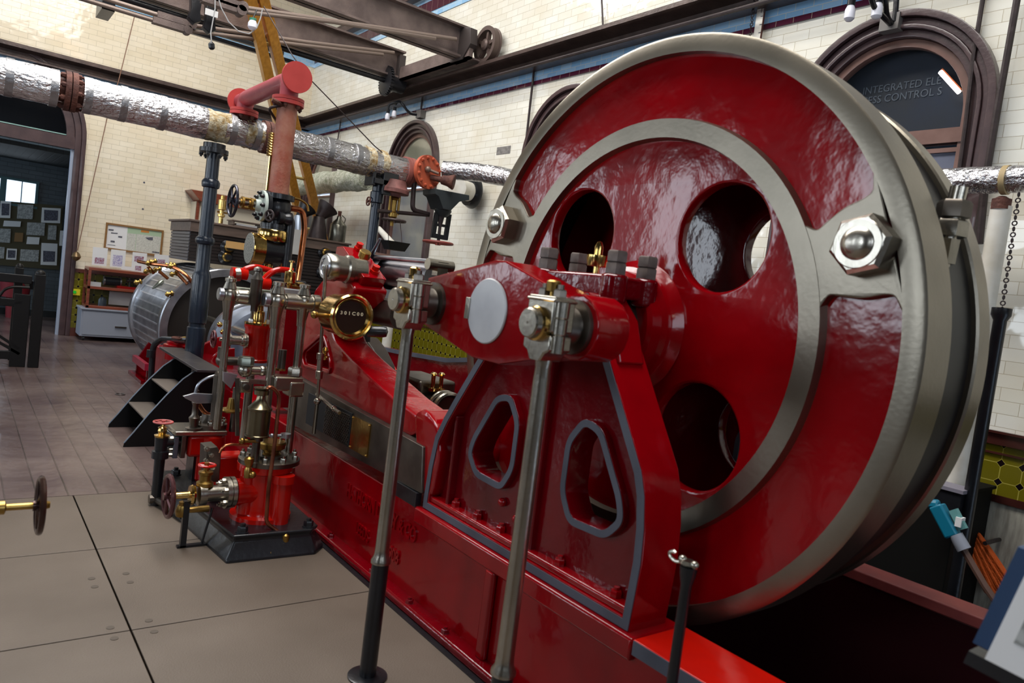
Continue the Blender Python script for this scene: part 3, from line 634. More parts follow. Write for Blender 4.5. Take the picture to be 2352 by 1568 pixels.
# crosshead barrel between the beds
p = at(1010, 935, 'x', 2.5)
t = thing('crosshead', 'grey steel crosshead barrel with brass oil cups between the red beds', 'crosshead', (2.5, p.y, p.z-.2))
MB().cyl((2.5, p.y-.1, p.z), (2.5, p.y+1.0, p.z+.0), .10, n=36).build('barrel', STEELD, t)
MB().torus((2.5, p.y-.1, p.z), Y, .10, .018, 36, 8).torus((2.5, p.y-.04, p.z), Y, .105, .014, 36, 8).build('end_bead', STEEL, t)
MB().box(2.36, 2.64, p.y+.05, p.y+.5, p.z+.02, p.z+.16).build('slipper_block', STEELD, t, bev=.02)
for dx in (0, .06): MB().lathe((2.44+dx, p.y+.02, p.z+.10), Z, [(0, .03), (.02, .03), (.022, .014), (.10, .014), (.11, .022), (.12, .012)], 16).build('oil_cup', BRASS, t)
MB().cyl((2.5, p.y+.9, p.z), (2.5, 9.3, p.z), .045, n=24).build('piston_rod', STEEL, t)
# governor gear on the bracket
t = thing('governor_gear', 'red tilted governor box with steel drum and side rod on the curved bracket', 'governor', at(800, 690, 'x', 2.0))
MB().prism('x', roundpoly(PXY([(764, 660), (779, 567), (794, 566), (842, 636), (822, 676), (774, 680)], 'x', 2.0), .008, 2), 1.98, 2.14, bev=.008).build('gear_box', RED, t)
ea, eb = at(794, 566, 'x', 2.06), at(842, 636, 'x', 2.06); dl_ = (eb-ea); nrm = V((0, -dl_.z, dl_.y)).normalized(); nrm = nrm if nrm.y < 0 or nrm.z > 0 else -nrm
if nrm.y > 0: nrm = -nrm
PT = [(764, 660), (779, 567), (794, 566), (842, 636), (822, 676), (774, 680)]
fa, fb = [V((2.06, *PXY([q_], 'x', 2.0)[0])) for q_ in (PT[2], PT[3])]
for k_t, m_ in ((.06, REDB), (.82, REDB)):
    p = fa.lerp(fb, k_t)+V((.02, 0, 0)); MB().lathe(p-nrm*.01, nrm, [(0, .032), (.03, .032), (.032, .024), (.06, .024)], 6).build('gear_plug', m_, t)
p = fa.lerp(fb, .42)+V((.0, 0, 0)); MB().lathe(p-nrm*.01, nrm, [(0, .026), (.03, .026), (.031, .038), (.07, .038), (.075, .033)], 28).build('brown_cap', BRASSD, t)
p = at(748, 612, 'x', 1.78)
dr = MB().lathe(p, X, [(0, .078), (.01, .085), (.06, .085), (.065, .078), (.12, .078), (.13, .088), (.16, .088), (.17, .075), (.25, .075)], 40).build('steel_drum', STEEL, t)
MB().lathe(p+V((-.001, 0, 0)), -X, [(0, .072), (.01, .07), (.01, .052), (.004, .05), (.004, .012), (.02, .01), (.022, 0)], 40).build('drum_face', SILV, dr)
MB().bar(p+V((-.012, 0, 0)), p+V((-.012, -.055, -.01)), .012, .022).build('crank_finger', STEEL, dr)
q = p+V((-.02, -.05, -.01)); q2 = at(716, 915, 'x', 1.80); q2.y = q.y
sr = MB().lathe(q+V((0, 0, .02)), q2-q, [(0, .014), (.03, .016), (.05, .011), (.30, .011), (.305, .018), (.33, .018), (.335, .011), ((q2-q).length-.28, .011), ((q2-q).length-.275, .022), ((q2-q).length-.24, .022), ((q2-q).length-.235, .017), ((q2-q).length-.17, .017), ((q2-q).length-.165, .023), ((q2-q).length-.12, .021), ((q2-q).length-.115, .010), ((q2-q).length, .010)], 18).build('side_rod', STEEL, t)
MB().ball(q2, .022).tube([q2, q2+V((.0, 0, -.20))], .012, 10).build('rod_pivot', STEEL, t)
p = at(728, 905, 'x', 1.83); MB().tube([p, at(762, 935, 'x', 1.83), at(780, 948, 'x', 1.83)], .011, 10).torus(at(767, 938, 'x', 1.83), (0, 1, -.4), .012, .006, 12, 6).build('hand_lever', STEEL, t)
q = at(745, 826, 'x', 1.86); MB().lathe(q, (0, 0, 1), [(0, .012), (.02, .03), (.025, .03), (.03, .012), (.06, .022), (.08, .01)], 14).tube([q+V((0, .06, .02)), q+V((0, -.05, .02))], .008, 8).build('drain_cock', BRASS, t)
q = at(744, 683, 'x', 1.80); MB().tube([q, q+V((.0, -.14, 0)), q+V((.1, -.14, 0))], .010, 8, .02).build('rod_guide', STEEL, t)
# revolution counter
p = at(811, 729, 'y', 3.86)
t = thing('revolution_counter', 'round polished brass counter with dark dial and ivory digits', 'counter', (p.x, p.y+.1, p.z-.13))
RC = .128
MB().lathe(p, Y, [(.038, RC-.016), (.045, RC-.008), (.22, RC-.008), (.225, RC-.02)], 56).build('brass_case', BRASS, t)
MB().lathe(p, Y, [(.035, RC-.02), (.03, RC+.004), (.012, RC+.006), (0, RC-.004), (.004, RC-.014), (.012, RC-.018), (.008, RC-.026), (.03, RC-.036), (.035, RC-.02)], 64).build('brass_bezel', BRASS, t)
dl = MB().lathe(p+V((0, .026, 0)), Y, [(0, RC-.034), (.01, RC-.034)], 48).build('dial', DIAL, t)
MB().text('3 0 1 C 0 0', .027, .001, (p.x, p.y+.022, p.z+.012), X, Z, 'CENTER', 1.15, .001).build('digits', NUM, dl)
MB().cyl(p+V((-.02, .1, -.01)), p+V((-.20, .1, -.01)), .014, n=14).ball(p+V((-.19, .1, -.01)), .022).build('side_spindle', BRASSD, t)
q = at(862, 765, 'x', p.x+.12); MB().lathe(q+V((.0, .1, 0)), (1, -.6, .1), [(0, .03), (.09, .034), (.11, .03), (.12, 0)], 24).build('black_ended_knob', BLACK, t)

# side shafts behind the counter
t = thing('valve_shaft', 'polished steel shafting with couplings behind the brass counter', 'shaft', at(930, 700, 'x', 2.3))
def seg(pa, pb, Xv, r, m_=STEEL, nm='shaft', tt=None, prof=None):
    A_, B_ = at(*pa, 'x', Xv), at(*pb, 'x', Xv); B_.z = A_.z if abs(A_.z-B_.z) < .12 else B_.z
    L = (B_-A_).length; return MB().lathe(A_, B_-A_, prof(L) if prof else [(0, r), (L, r)], 28).build(nm, m_, tt or t)
seg((850, 622), (1000, 640), 2.3, .07, SILV, 'upper_shaft', prof=lambda L: [(0, .09), (.05, .09), (.055, .11), (.3, .11), (.225, .084), (L, .08)])
seg((856, 590), (992, 606), 2.22, .016, SILV, 'control_rod')
seg((862, 712), (925, 722), 2.2, .088, STEELD, 'lower_shaft')
q = at(992, 607, 'x', 2.2); MB().cyl(q+V((-.03, 0, 0)), q+V((.14, 0, 0)), .034, n=24).cbox(q+V((.06, 0, -.02)), .07, .06, .08).build('rod_joint', STEEL, t)
q = at(846, 600, 'x', 2.2); q2 = at(873, 548, 'x', 2.2)
MB().tube([q, q2], .016, 10, taper=.009).ball(q, .03).build('hand_lever', mat('blue_steel', hx('6a7480'), .3, .9), t)
q = at(845, 705, 'x', 2.2); MB().cbox(q+V((0, .05, -.03)), .05, .12, .42, Matrix.Rotation(-.15, 3, 'X')).build('black_arm', BLACK, t)
q = at(868, 640, 'x', 2.25); MB().lathe(q, Y, [(.30, .13), (.36, .13)], 32).build('black_eccentric', BLACK, t)
# large dark crank disc behind
p = at(826, 830, 'x', 2.55)
t = thing('crank_disc', 'dark brown iron crank web with bright edge behind the sloping red arm', 'crank', (2.6, p.y, p.z-.3))
MB().prism('x', roundpoly(PXY([(808, 778), (835, 772), (856, 800), (875, 840), (880, 880), (878, 930), (850, 900), (815, 850)], 'x', 2.5), .03), 2.5, 2.62, bev=.012).build('web', mat('dark_brown_web_iron', hx('2a221c'), .4, .2, 0), t)
MB().prism('x', roundpoly(PXY([(879, 838), (893, 862), (888, 880), (878, 868)], 'x', 2.56), .02), 2.56, 2.66, bev=.005).build('red_tip', REDB, t)
# ================================================================= CYLINDERS AND VALVE GEAR
CY, CZ, CR = 2.785, .68, .79
t = thing('steam_cylinder', 'big silver-clad steam cylinder lying on red saddles with polished end rings', 'cylinder', (CY, 10.5, 0))
MB().lathe((CY, 9.62, CZ), Y, [(0, CR-.04), (1.76, CR-.04)], 120).build('cladding', SILV, t)
for i in range(44):
    a_ = 2*PI*i/44
    if math.cos(a_) > .75: continue
    c_ = V((CY+(CR-.038)*math.cos(a_), 10.5, CZ+(CR-.038)*math.sin(a_)))
    MB().cbox(c_, .010, 1.74, .018, Matrix.Rotation(-a_, 3, 'Y')).build('cladding_strip', mat('bright_strip', hx('eceef2'), .25, .9) if 'bright_strip' not in bpy.data.materials else bpy.data.materials['bright_strip'], t)
MB().lathe((CY, 9.5, CZ), Y, [(0, CR-.10), (0, CR-.012), (.012, CR), (.10, CR), (.12, CR-.03), (.15, CR-.03), (.15, CR-.10), (0, CR-.10)], 120).build('end_ring', SILV, t)
MB().lathe((CY, 11.36, CZ), Y, [(0, CR-.10), (0, CR-.03), (.02, CR), (.13, CR), (.14, CR-.1), (0, CR-.1)], 120).build('end_ring', SILV, t)
MB().lathe((CY, 9.64, CZ), Y, [(0, CR-.045), (0, CR-.02), (.022, CR-.012), (.03, CR-.045), (0, CR-.045)], 120).build('brass_band', BRASSD, t)
MB().lathe((CY, 9.56, CZ), Y, [(0, .0), (0, .3), (.03, .5), (.04, CR-.09), (.06, CR-.08)], 96, cap=False).build('dark_end_cover', mat('dark_end_cover', hx('2a2420'), .45, .1, 0), t)
for yy in (9.42, 10.05):
    o = [(1.90, 0), (3.7, 0), (3.7, .34), (3.45, .36)]+[(CY+(CR-.03)*math.cos(math.radians(a_)), CZ+(CR-.03)*math.sin(math.radians(a_))) for a_ in range(-25, -156, -10)]+[(2.02, .42), (1.90, .20)]
    MB().prism('y', o, yy+.0, yy+.05).build('saddle_rib', REDD, t)
MB().box(1.86, 1.91, 9.38, 10.14, .16, .24).build('saddle_rail', mat('rose_red_rail_paint', hx('9a2038'), .3, 0, .3), t)  # rail in a rosier red than the saddle ribs
MB().box(1.83, 3.7, 9.36, 10.16, 0, .04).build('saddle_foot', REDD, t)
# drain-cock piping over the big cylinder
t = thing('drain_piping', 'copper and brass drain-cock pipework bent over the silver cylinder', 'pipework', at(390, 640, 'y', 9.9))
def P(px, py, y): return at(px, py, 'y', y)
MB().tube([P(318, 600, 10.2), P(345, 606, 9.9), P(395, 611, 9.6), P(425, 628, 9.45), P(447, 655, 9.42)], .022, 10, .1).build('copper_pipe', COPP, t)
MB().tube([P(340, 612, 10), P(354, 628, 10)], .02, 8).build('copper_branch', COPP, t)
MB().tube([P(365, 622, 9.9), P(386, 640, 9.9)], .02, 8).build('copper_branch', COPP, t)
MB().tube([P(405, 625, 9.6), P(431, 653, 9.5)], .022, 8).build('copper_branch', COPP, t)
for px, py, y_ in ((345, 603, 9.9), (352, 600, 9.9), (388, 608, 9.7), (396, 610, 9.6), (400, 628, 9.6), (340, 622, 10), (362, 618, 9.9), (318, 647, 10.3), (390, 674, 9.5)):
    q = P(px, py, y_); MB().lathe(q-V((.05, 0, .02)), (1, 0, .35), [(0, .012), (.02, .035), (.035, .035), (.04, .02), (.065, .02), (.07, .035), (.085, .035), (.1, .012)], 12).build('brass_cock', BRASSD, t)
q = P(375, 645, 9.7); MB().lathe(q, (-1, -.2, -.9), [(0, .02), (.05, .035), (.09, .025), (.16, .008)], 12).build('drip_spout', FINM, t)
# inner cylinder cover nearer the camera
q = at(590, 800, 'y', 8.2)
t = thing('cylinder_cover', 'bluish steel cylinder end cover glimpsed behind the upright pump rods', 'cover', (q.x, 8.3, q.z-.45))
MB().lathe((q.x+.08, 8.2, q.z), Y, [(0, .0), (0, .36), (.02, .43), (.1, .46), (.4, .46)], 80).build('cover', mat('pale_blue_steel', hx('a4aec0'), .35, .6, 0, var=hx('7c8494'), vs=3), t)
MB().lathe((q.x+.08, 8.58, q.z), Y, [(0, .46), (.02, .50), (.08, .50), (.1, .46)], 80).build('cover_ring', SILV, t)
for px, py in ((505, 745), (512, 762)): MB().ball(at(px, py, 'y', 8.1), .03).build('brass_cock', BRASS, t)
# engine bed parts between bed and cylinder: red curved ribs
t = BED
MB().prism('y', PXY([(437, 880), (441, 850), (450, 820), (470, 790), (500, 775), (530, 775), (530, 880)], 'y', 7.8), 7.8, 7.86, bev=.01).build('curved_rib', RED, t)
MB().prism('y', PXY([(478, 880), (480, 850), (490, 820), (510, 803), (540, 800), (540, 880)], 'y', 7.3), 7.3, 7.36, bev=.01).build('curved_rib', RED, t)
MB().box(1.83, 2.3, 6.2, 8.2, .0, .60).build('pedestal_block', REDD, t, bev=.02)
q = at(410, 785, 'y', 8.0); MB().lathe((q.x, 8.0, .5), Z, [(0, .12), (q.z-.58, .12), (q.z-.57, .14), (q.z-.53, .14), (q.z-.52, .11), (q.z-.5, .11)], 28).build('ribbed_boss', RED, t)
t = thing('drain_pipe', 'black pipe bending from the blue column down to the floor beside the red saddle', 'pipe', at(347, 880, 'y', 8.6))
MB().tube([at(346, 880, 'y', 8.6), at(352, 792, 'y', 8.6), at(372, 778, 'y', 8.5), at(432, 783, 'y', 7.6)], .032, 12, .15).build('pipe', BLACK, t)
q = at(347, 812, 'y', 8.6); MB().cyl(q-V((0, 0, .04)), q+V((0, 0, .04)), .045).build('pipe_coupling', BLACK, t)
q = at(418, 780, 'y', 7.8); MB().lathe(q, (1, -.6, 0), [(0, .03), (.03, .04), (.05, .025), (.09, .03), (.12, .02)], 14).build('brass_union', BRASS, t)
q = at(411, 776, 'y', 7.8); handwheel('small_handwheel', t, q, Z, .06, .01, RUST)

# lagged casing above the cylinder
t = thing('lagged_casing', 'dark slatted casing of the farther cylinder with a grey-brown lid', 'casing', (3.6, 11, 0))
XL, XRr, Yb0, Yb1 = 2.47, 4.76, 10.5, 11.6
MB().box(XL+.03, XRr-.03, Yb0+.03, Yb1, 1.50, 1.90).box(3.62, XRr-.05, Yb0+.06, Yb1, 0, 1.52).build('casing_body', DKWOOD, t)
MB().box(XL, XRr, Yb0-.02, Yb1+.02, 1.90, 2.03).box(XL-.03, XRr+.03, Yb0-.05, Yb1+.05, 2.03, 2.06).build('lid', LIDW, t, bev=.008)
for i in range(9): MB().box(XL+.018, XRr-.02, Yb0+.015, Yb0+.03, 1.505+i*.044, 1.541+i*.044).build('slat', DKWOOD, t, bev=.004)
for i in range(9): MB().box(XL+.012, XL+.03, Yb0+.03, Yb1, 1.505+i*.044, 1.541+i*.044).build('end_slat', mat('blue_grey_slat', hx('4a4a52'), .4, .1, .2) if i == 0 else bpy.data.materials['blue_grey_slat'], t, bev=.004)  # end slats blue-grey, front slats dark wood
for i in range(10): MB().box(3.60, XRr-.02, Yb0+.02, Yb0+.06, .98+i*.052, 1.022+i*.052).build('slat', DKWOOD, t, bev=.004)
for px, py in ((523, 568), (518, 590), (745, 580), (742, 625)):
    q = at(px, py, 'y', Yb0); MB().lathe(q+V((0, .02, 0)), -Y, [(0, .10), (.02, .10), (.05, .06), (.1, .04), (.2, .04)], 24).build('valve_spindle_boss', BLACK, t)
    MB().lathe(q+V((0, -.06, 0)), -Y, [(0, .065), (.03, .065), (.05, .05)], 24).build('brass_gland', BRASSD, t)
tag(MB().box(*sorted((at(520, 555, 'y', 10.28).x, at(566, 560, 'y', 10.28).x)), 10.26, 10.3, at(545, 572, 'y', 10.28).z, at(545, 556, 'y', 10.28).z).build('timber_batten', PALE), 'short pale timber batten wedged in front of the dark slatted casing', 'batten')
# things standing on the casing lid
zl = 2.06
def can(name, px, label, prof, m_, spout=None, y=10.75, cat='oil can', group=None):
    q = at(px, 530, 'y', y); t = thing(name, label, cat, (q.x, y, zl)); MB().lathe((q.x, y, zl), Z, prof, 28).build('body', m_, t)
    if spout: MB().lathe((q.x, y, zl)+V(()), Z, [(0, 0)], 3) if False else None
    return t, V((q.x, y, zl))
t, p = can('oil_can', 776, 'tin oil can with a conical shoulder and cork at the right end of the lid', [(0, .12), (.01, .125), (.26, .125), (.27, .12), (.36, .04), (.40, .035), (.40, 0)], FLASK)
MB().lathe(p+V((0, 0, .40)), Z, [(0, .025), (.08, .03)], 12).build('cork', RUST, t); MB().tube([p+V((.08, -.02, .3)), p+V((.1, -.02, .38)), p+V((.03, -.02, .42))], .008, 6, .03).build('handle', FLASK, t)
t, p = can('oil_can', 730, 'dark conical oil can with a wide pouring lip in front of the ladder foot', [(0, .15), (.02, .15), (.33, .085), (.34, .08)], IRON)
MB().lathe(p+V((0, 0, .33)), (.55, 0, .8), [(0, .07), (.06, .09), (.22, .17), (.225, .165), (.06, .08), (0, .06)], 20, cap=False).build('pouring_lip', IRON, t)
t, p = can('oil_can', 684, 'blue-grey conical oil can with a dark funnel lip beside the copper pipe', [(0, .13), (.02, .13), (.30, .07), (.31, .06)], mat('blue_grey_tin', hx('8c98a8'), .35, .7))
MB().lathe(p+V((0, 0, .29)), (.55, 0, .8), [(0, .06), (.06, .08), (.20, .15), (.205, .145), (.06, .07), (0, .05)], 20, cap=False).build('funnel_lip', BLACK, t)
q = at(505, 525, 'y', 10.8)
t = thing('lubricator', 'small upright brass lubricator on the lid behind the blue column', 'lubricator', (q.x, 10.8, zl))
MB().lathe((q.x, 10.8, zl), Z, [(0, .03), (.1, .03), (.11, .05), (.14, .05), (.15, .03), (.2, .03), (.21, .055), (.34, .055), (.35, .03), (.40, .03), (.42, .0)], 18).build('body', BRASS, t)
MB().tube([(q.x-.06, 10.8, zl+.17), (q.x+.08, 10.8, zl+.17)], .014, 8).build('tap', BRASS, t)
q = at(560, 522, 'y', 10.7)
tag(MB().box(q.x-.18, q.x+.22, 10.6, 10.85, zl, zl+.018).box(q.x-.20, q.x+.24, 10.58, 10.86, zl+.07, zl+.085).box(q.x-.18, q.x-.16, 10.6, 10.85, zl, zl+.08).box(q.x+.20, q.x+.22, 10.6, 10.85, zl, zl+.08).build('tray', LIDW), 'low open wooden tray on the casing lid left of the stop valve', 'tray')
tag(MB().box(q.x-.13, q.x+.16, 10.62, 10.82, zl+.018, zl+.045).build('paper_pad', CREAM), 'white paper pad lying inside the low wooden tray', 'paper')
q = at(683, 545, 'y', 10.3); tag(MB().cbox((q.x, 10.42, 1.99), .34, .02, .30).cbox((q.x, 10.40, 1.82), .30, .02, .08).build('notice_card', mat('pale_grey_notice', hx('b6b6b2'), .6)), 'pale grey notice leaning on the casing behind the black downpipe', 'notice')

# blue column carrying the main steam pipe
YP = 7.4; PZ = 2.83
q = at(495, 330, 'y', YP)
t = thing('pipe_column', 'slim blue-black iron column propping the foil-wrapped steam pipe', 'column', (1.89, YP, .6))
MB().lathe((1.89, YP, .6), Z, [(0, .085), (.30, .085), (.31, .072), (.34, .072), (.35, .082), (.40, .085), (.80, .085), (.83, .075), (.86, .065), (1.10, .065), (1.11, .082), (1.13, .088), (1.15, .088), (1.17, .08), (1.18, .064), (1.64, .062), (1.65, .078), (1.67, .082), (1.70, .082), (1.72, .07), (1.73, .06), (1.98, .058)], 32).build('shaft', BLUE, t)
b = MB().lathe((1.89, YP, 2.57), Z, [(0, .13), (.04, .13), (.045, .10), (.09, .10)], 28)
b = b.build('top_flange', BLACK, t)
for i in range(6): MB().bolt((1.89+.11*math.cos(i), YP+.11*math.sin(i), 2.565), -Z, .02, .03).build('flange_bolt', BLACK, b)
# main foil pipe
def foil(path, r, seg=.045, amp=.010, mb=None):
    mb = mb or MB(); path = [V(p) for p in path]; L = 0; pts = []
    for i in range(len(path)-1):
        d = path[i+1]-path[i]; n = max(1, int(d.length/seg))
        for k in range(n): pts.append(path[i]+d*k/n)
    pts.append(path[-1]); N = 40; vs = []; fs = []; pa = None
    for i, p in enumerate(pts):
        d = (pts[min(i+1, len(pts)-1)]-pts[max(i-1, 0)]).normalized(); a = d.orthogonal().normalized() if pa is None else (pa-d*pa.dot(d)).normalized()
        pa = a; b_ = d.cross(a); lo = random.uniform(-1, 1)*amp*.5
        for j in range(N):
            th = 2*PI*j/N; rr = r+lo*.6+random.uniform(-1, 1)*amp*.3+amp*math.sin(3*th+i*.35)*.4
            vs.append(p+(a*math.cos(th)+b_*math.sin(th))*rr)
    for i in range(len(pts)-1):
        for j in range(N): k = (j+1) % N; fs.append((i*N+j, i*N+k, (i+1)*N+k, (i+1)*N+j))
    fs.append(tuple(range(N-1, -1, -1))); fs.append(tuple((len(pts)-1)*N+i for i in range(N)))
    return mb.add(vs, fs)
t = thing('steam_pipe', 'fat foil-wrapped steam pipe crossing the hall from the left edge to the orange valve', 'pipe', (1.9, YP, PZ-.15))
def px_x(px): return at(px, 185+px*.225, 'y', YP).x
PR = .148
def fseg(p0, p1, r=PR, amp=.008): return foil([(px_x(p0), YP, PZ), (px_x(p1), YP, PZ)], r, amp=amp).build('foil_lagging', FOIL, t, ang=80)
fseg(-120, 132); fseg(188, 470); fseg(512, 600, .135, .014)
foil([(px_x(635), YP, PZ), (px_x(840), YP, PZ-.01)], PR, amp=.011).build('foil_lagging', FOIL, t, ang=80)
foil([(px_x(845), YP, PZ-.01), (px_x(925), YP, PZ-.02)], PR*.98, amp=.014).build('foil_lagging', FOIL, t, ang=80)
for a_, b_ in ((462, 522), (590, 606), (836, 852), (868, 882), (560, 580)): foil([(px_x(a_), YP, PZ), (px_x(b_), YP, PZ)], .137 if a_ in (462, 590, 560) else .15, .025, .022).build('torn_lagging', LAG, t, ang=80)
for px in (20, 122, 200, 280, 370, 530, 585, 750, 815): x_ = px_x(px); MB().lathe((x_-.028, YP, PZ), X, [(0, PR-.02), (0, PR+.006 if px not in (530, 585) else PR-.002), (.056, PR+.006 if px not in (530, 585) else PR-.002), (.056, PR-.02), (0, PR-.02)], 40).build('foil_tape_band', FOIL2, t)
x0, x1 = px_x(128), px_x(192)
MB().cyl((x0, YP, PZ), (x1, YP, PZ), .095, n=32).build('bare_pipe', RUST, t)
fl = MB().cyl(((x0+x1)/2-.045, YP, PZ), ((x0+x1)/2-.004, YP, PZ), .165, n=36).cyl(((x0+x1)/2+.004, YP, PZ), ((x0+x1)/2+.045, YP, PZ), .165, n=36); boltring(fl, ((x0+x1)/2+.045, YP, PZ), X, .135, 8, .022, .03); boltring(fl, ((x0+x1)/2-.045, YP, PZ), -X, .135, 8, .022, .03); fl.build('bolted_flange', RUST, t)
x0, x1 = px_x(600), px_x(640)
MB().cyl((x0-.02, YP, PZ), (x1, YP, PZ), .09, n=32).build('bare_pipe', RUST, t)
fl = MB().cyl((x0, YP, PZ), (x0+.04, YP, PZ), .16, n=36).cyl((x0+.048, YP, PZ), (x0+.085, YP, PZ), .16, n=36); boltring(fl, (x0+.085, YP, PZ), X, .13, 8, .02, .03); fl.build('bolted_flange', RUST, t)
MB().cyl((2.13, YP, PZ+.08), (2.13, YP, 3.0), .075, n=28).build('branch_stub', RUST, t)
# rose branch pipe and riser
XB, Y2, ZB = 2.13, 6.2, 3.14
t = thing('branch_pipe', 'rose-red branch pipe stepping down from a round blank flange to the steam pipe', 'pipe', (XB, 6.8, 2.95))
MB().tube([(XB, YP, 3.0), (XB, YP, ZB), (XB, Y2, ZB), (XB, Y2, 2.98)], .075, 28, .13).build('bent_pipe', ROSE, t)
for yy, sg, rr in ((YP, 1, .125), (Y2, -1, .125)):
    MB().cyl((XB, yy, ZB), (XB, yy+sg*.14, ZB), .07, n=28).build('blank_stub', ROSE, t)
    MB().cyl((XB, yy+sg*.14, ZB), (XB, yy+sg*.165, ZB), rr, n=48).build('blank_flange', ROSED, t)
for yy, z1 in ((YP, 2.98), (Y2, 2.93)):
    b = MB().cyl((XB, yy, z1), (XB, yy, z1+.03), .13, n=40).cyl((XB, yy, z1+.034), (XB, yy, z1+.06), .13, n=40)
    b.build('pipe_flange', ROSED, t)
    for i in range(6): MB().bolt((XB+.105*math.cos(i*1.05), yy+.105*math.sin(i*1.05), z1), -Z, .018, .025).build('flange_bolt', RUST, t)
q = at(635, 445, 'y', Y2); ZV = q.z
t = thing('riser_pipe', 'rust-red upright riser between the rose flange and the black stop valve', 'pipe', (XB, Y2, ZV))
MB().cyl((XB, Y2, ZV), (XB, Y2, 2.93), .082, n=36).build('riser', RUSTP, t)
MB().tube([at(625, 228, 'y', 6.1), at(636, 234, 'y', 6.1), at(648, 240, 'y', 6.15)], .018, 8).build('small_tap', RUST, t)
MB().tube([at(648, 241, 'y', 6.15), at(616, 248, 'y', 6.2), at(638, 283, 'y', 6.3)], .012, 8, .04).build('small_bent_pipe', IRON, t)
q = at(626, 322, 'y', 6.3); q2 = at(615, 440, 'y', 6.3); MB().tube([q, (q.x, q.y, q2.z)], .016, 10).build('brass_tube', BRASS, t)
b = MB()
for i in range(9): b.torus(q+V((0, 0, .05-.022*i)), Z, .032, .008, 20, 6)
b.cyl(q+V((0, 0, -.13)), q+V((0, 0, .06)), .026); b.build('brass_spring_coupling', BRASS, t)
# stop valve assembly
def W(px, py, y=Y2): return at(px, py, 'y', y)
t = thing('stop_valve', 'black steam stop valve with dark handwheel under the rust-red riser', 'valve', (XB, Y2, 1.9))
c = V((XB, Y2, W(632, 478).z)); zf = ZV
MB().lathe((XB, Y2, zf-.045), Z, [(0, .135), (.04, .135), (.045, .12)], 40).build('top_flange', BLACK, t)
MB().ball(c+V((0, 0, .0)), .118, 1, 1, 1.15, 28).cyl(c, (XB, Y2, zf-.04), .085).cyl(c-V((0, 0, .17)), c, .075).build('valve_body', BLACK, t)
MB().lathe(c-V((0, 0, .135)), -Z, [(0, .12), (.03, .12), (.035, .09)], 36).build('lower_flange', BLACK, t)
bn = MB().lathe(c+V((-.06, 0, 0)), -X, [(0, .09), (.02, .10), (.022, .135), (.05, .135)], 36); bn.build('bonnet_flange', BLACK, t)
cv = MB().lathe(c+V((-.115, 0, 0)), -X, [(0, .128), (.025, .128), (.03, .05), (.07, .045)], 36).build('white_bonnet_cover', mat('pale_mint_paint', hx('b8c4bc'), .5), t)
for i in range(8): MB().bolt(c+V((-.14, .105*math.cos(i*PI/4), .105*math.sin(i*PI/4))), -X, .018, .025).build('bonnet_bolt', BLACK, cv)
MB().cyl(c+V((-.14, 0, 0)), c+V((-.385, 0, 0)), .018).build('spindle', STEELD, t)
for dz in (.035, -.035):
    MB().cyl(c+V((-.15, 0, dz)), c+V((-.30, 0, dz)), .012, n=12).build('yoke_rod', BRASSD, t)
for dx in (-.21, -.28): MB().lathe(c+V((dx, 0, 0)), -X, [(0, .05), (.018, .05), (.02, .03), (.03, .03)], 20).build('gland', BRASSD, t)
handwheel('handwheel', t, c+V((-.365, 0, 0)), X, .125, .012, mat('chromed_dark_wheel', hx('383842'), .2, .7))
# small cock and black downpipe on the valve
c2 = W(669, 504, 6.1)
MB().tube([c+V((.03, -.05, -.07)), W(646, 500, 6.1), c2, (c2.x, 6.1, W(650, 655, 6.1).z)], .036, 16, .05).build('black_downpipe', BLACK, t)
MB().lathe(W(652, 502, 6.1), X, [(-.05, .055), (-.02, .055), (0, .045), (.03, .058), (.06, .058)], 16).build('pipe_collar', BLACK, t)
handwheel('cross_handle', t, W(619, 495, 5.98), (1, .5, 0), .042, .009, IRON, 4)
# copper pipe loop
MB().tube([W(668, 478), W(695, 482), W(700, 520), W(690, 600), W(682, 650, 6.1)], .026, 14, .10).build('copper_pipe', COPP, t)
MB().tube([W(660, 452), W(690, 458), W(706, 470), W(708, 485)], .010, 8, .05).build('thin_brass_pipe', BRASSD, t)
# brass rings and steam chest
t = thing('governor_valve', 'black horizontal valve chest with broad polished brass rings and speckled end disc', 'valve', (XB, Y2, 1.6))
zb0, zb1 = W(618, 553).z, W(618, 527).z
MB().lathe((XB, Y2, zb0), Z, [(0, .128), (.01, .135), (zb1-zb0-.01, .135), (zb1-zb0, .128)], 48).build('brass_ring', BRASS, t)
MB().lathe((XB, Y2, zb1), Z, [(0, .115), (.03, .115), (.04, .1), (.05, .09)], 36).build('neck', BLACK, t)
ch = W(625, 577); zc = ch.z
MB().cyl((W(578, 575).x, Y2, zc), (W(655, 580).x, Y2, zc), .115, n=40).cyl((XB, Y2, zc), (XB, Y2, zb0), .09).build('chest_body', BLACK, t)
xl = W(578, 575).x
MB().lathe((xl-.02, Y2, zc), X, [(0, .128), (.008, .134), (.10, .134), (.105, .12)], 48).build('brass_ring', BRASS, t)
MB().cyl((xl-.026, Y2, zc), (xl-.02, Y2, zc), .128, n=48).build('speckled_disc', WEB, t)
MB().lathe((W(643, 580).x, Y2, zc), X, [(0, .118), (.02, .128), (.05, .126), (.07, .10)], 40).build('brass_shoulder', BRASSD, t)
MB().cyl((XB-.02, Y2, zc-.32), (XB-.02, Y2, zc-.1), .035).build('brass_spindle', BRASS, t)
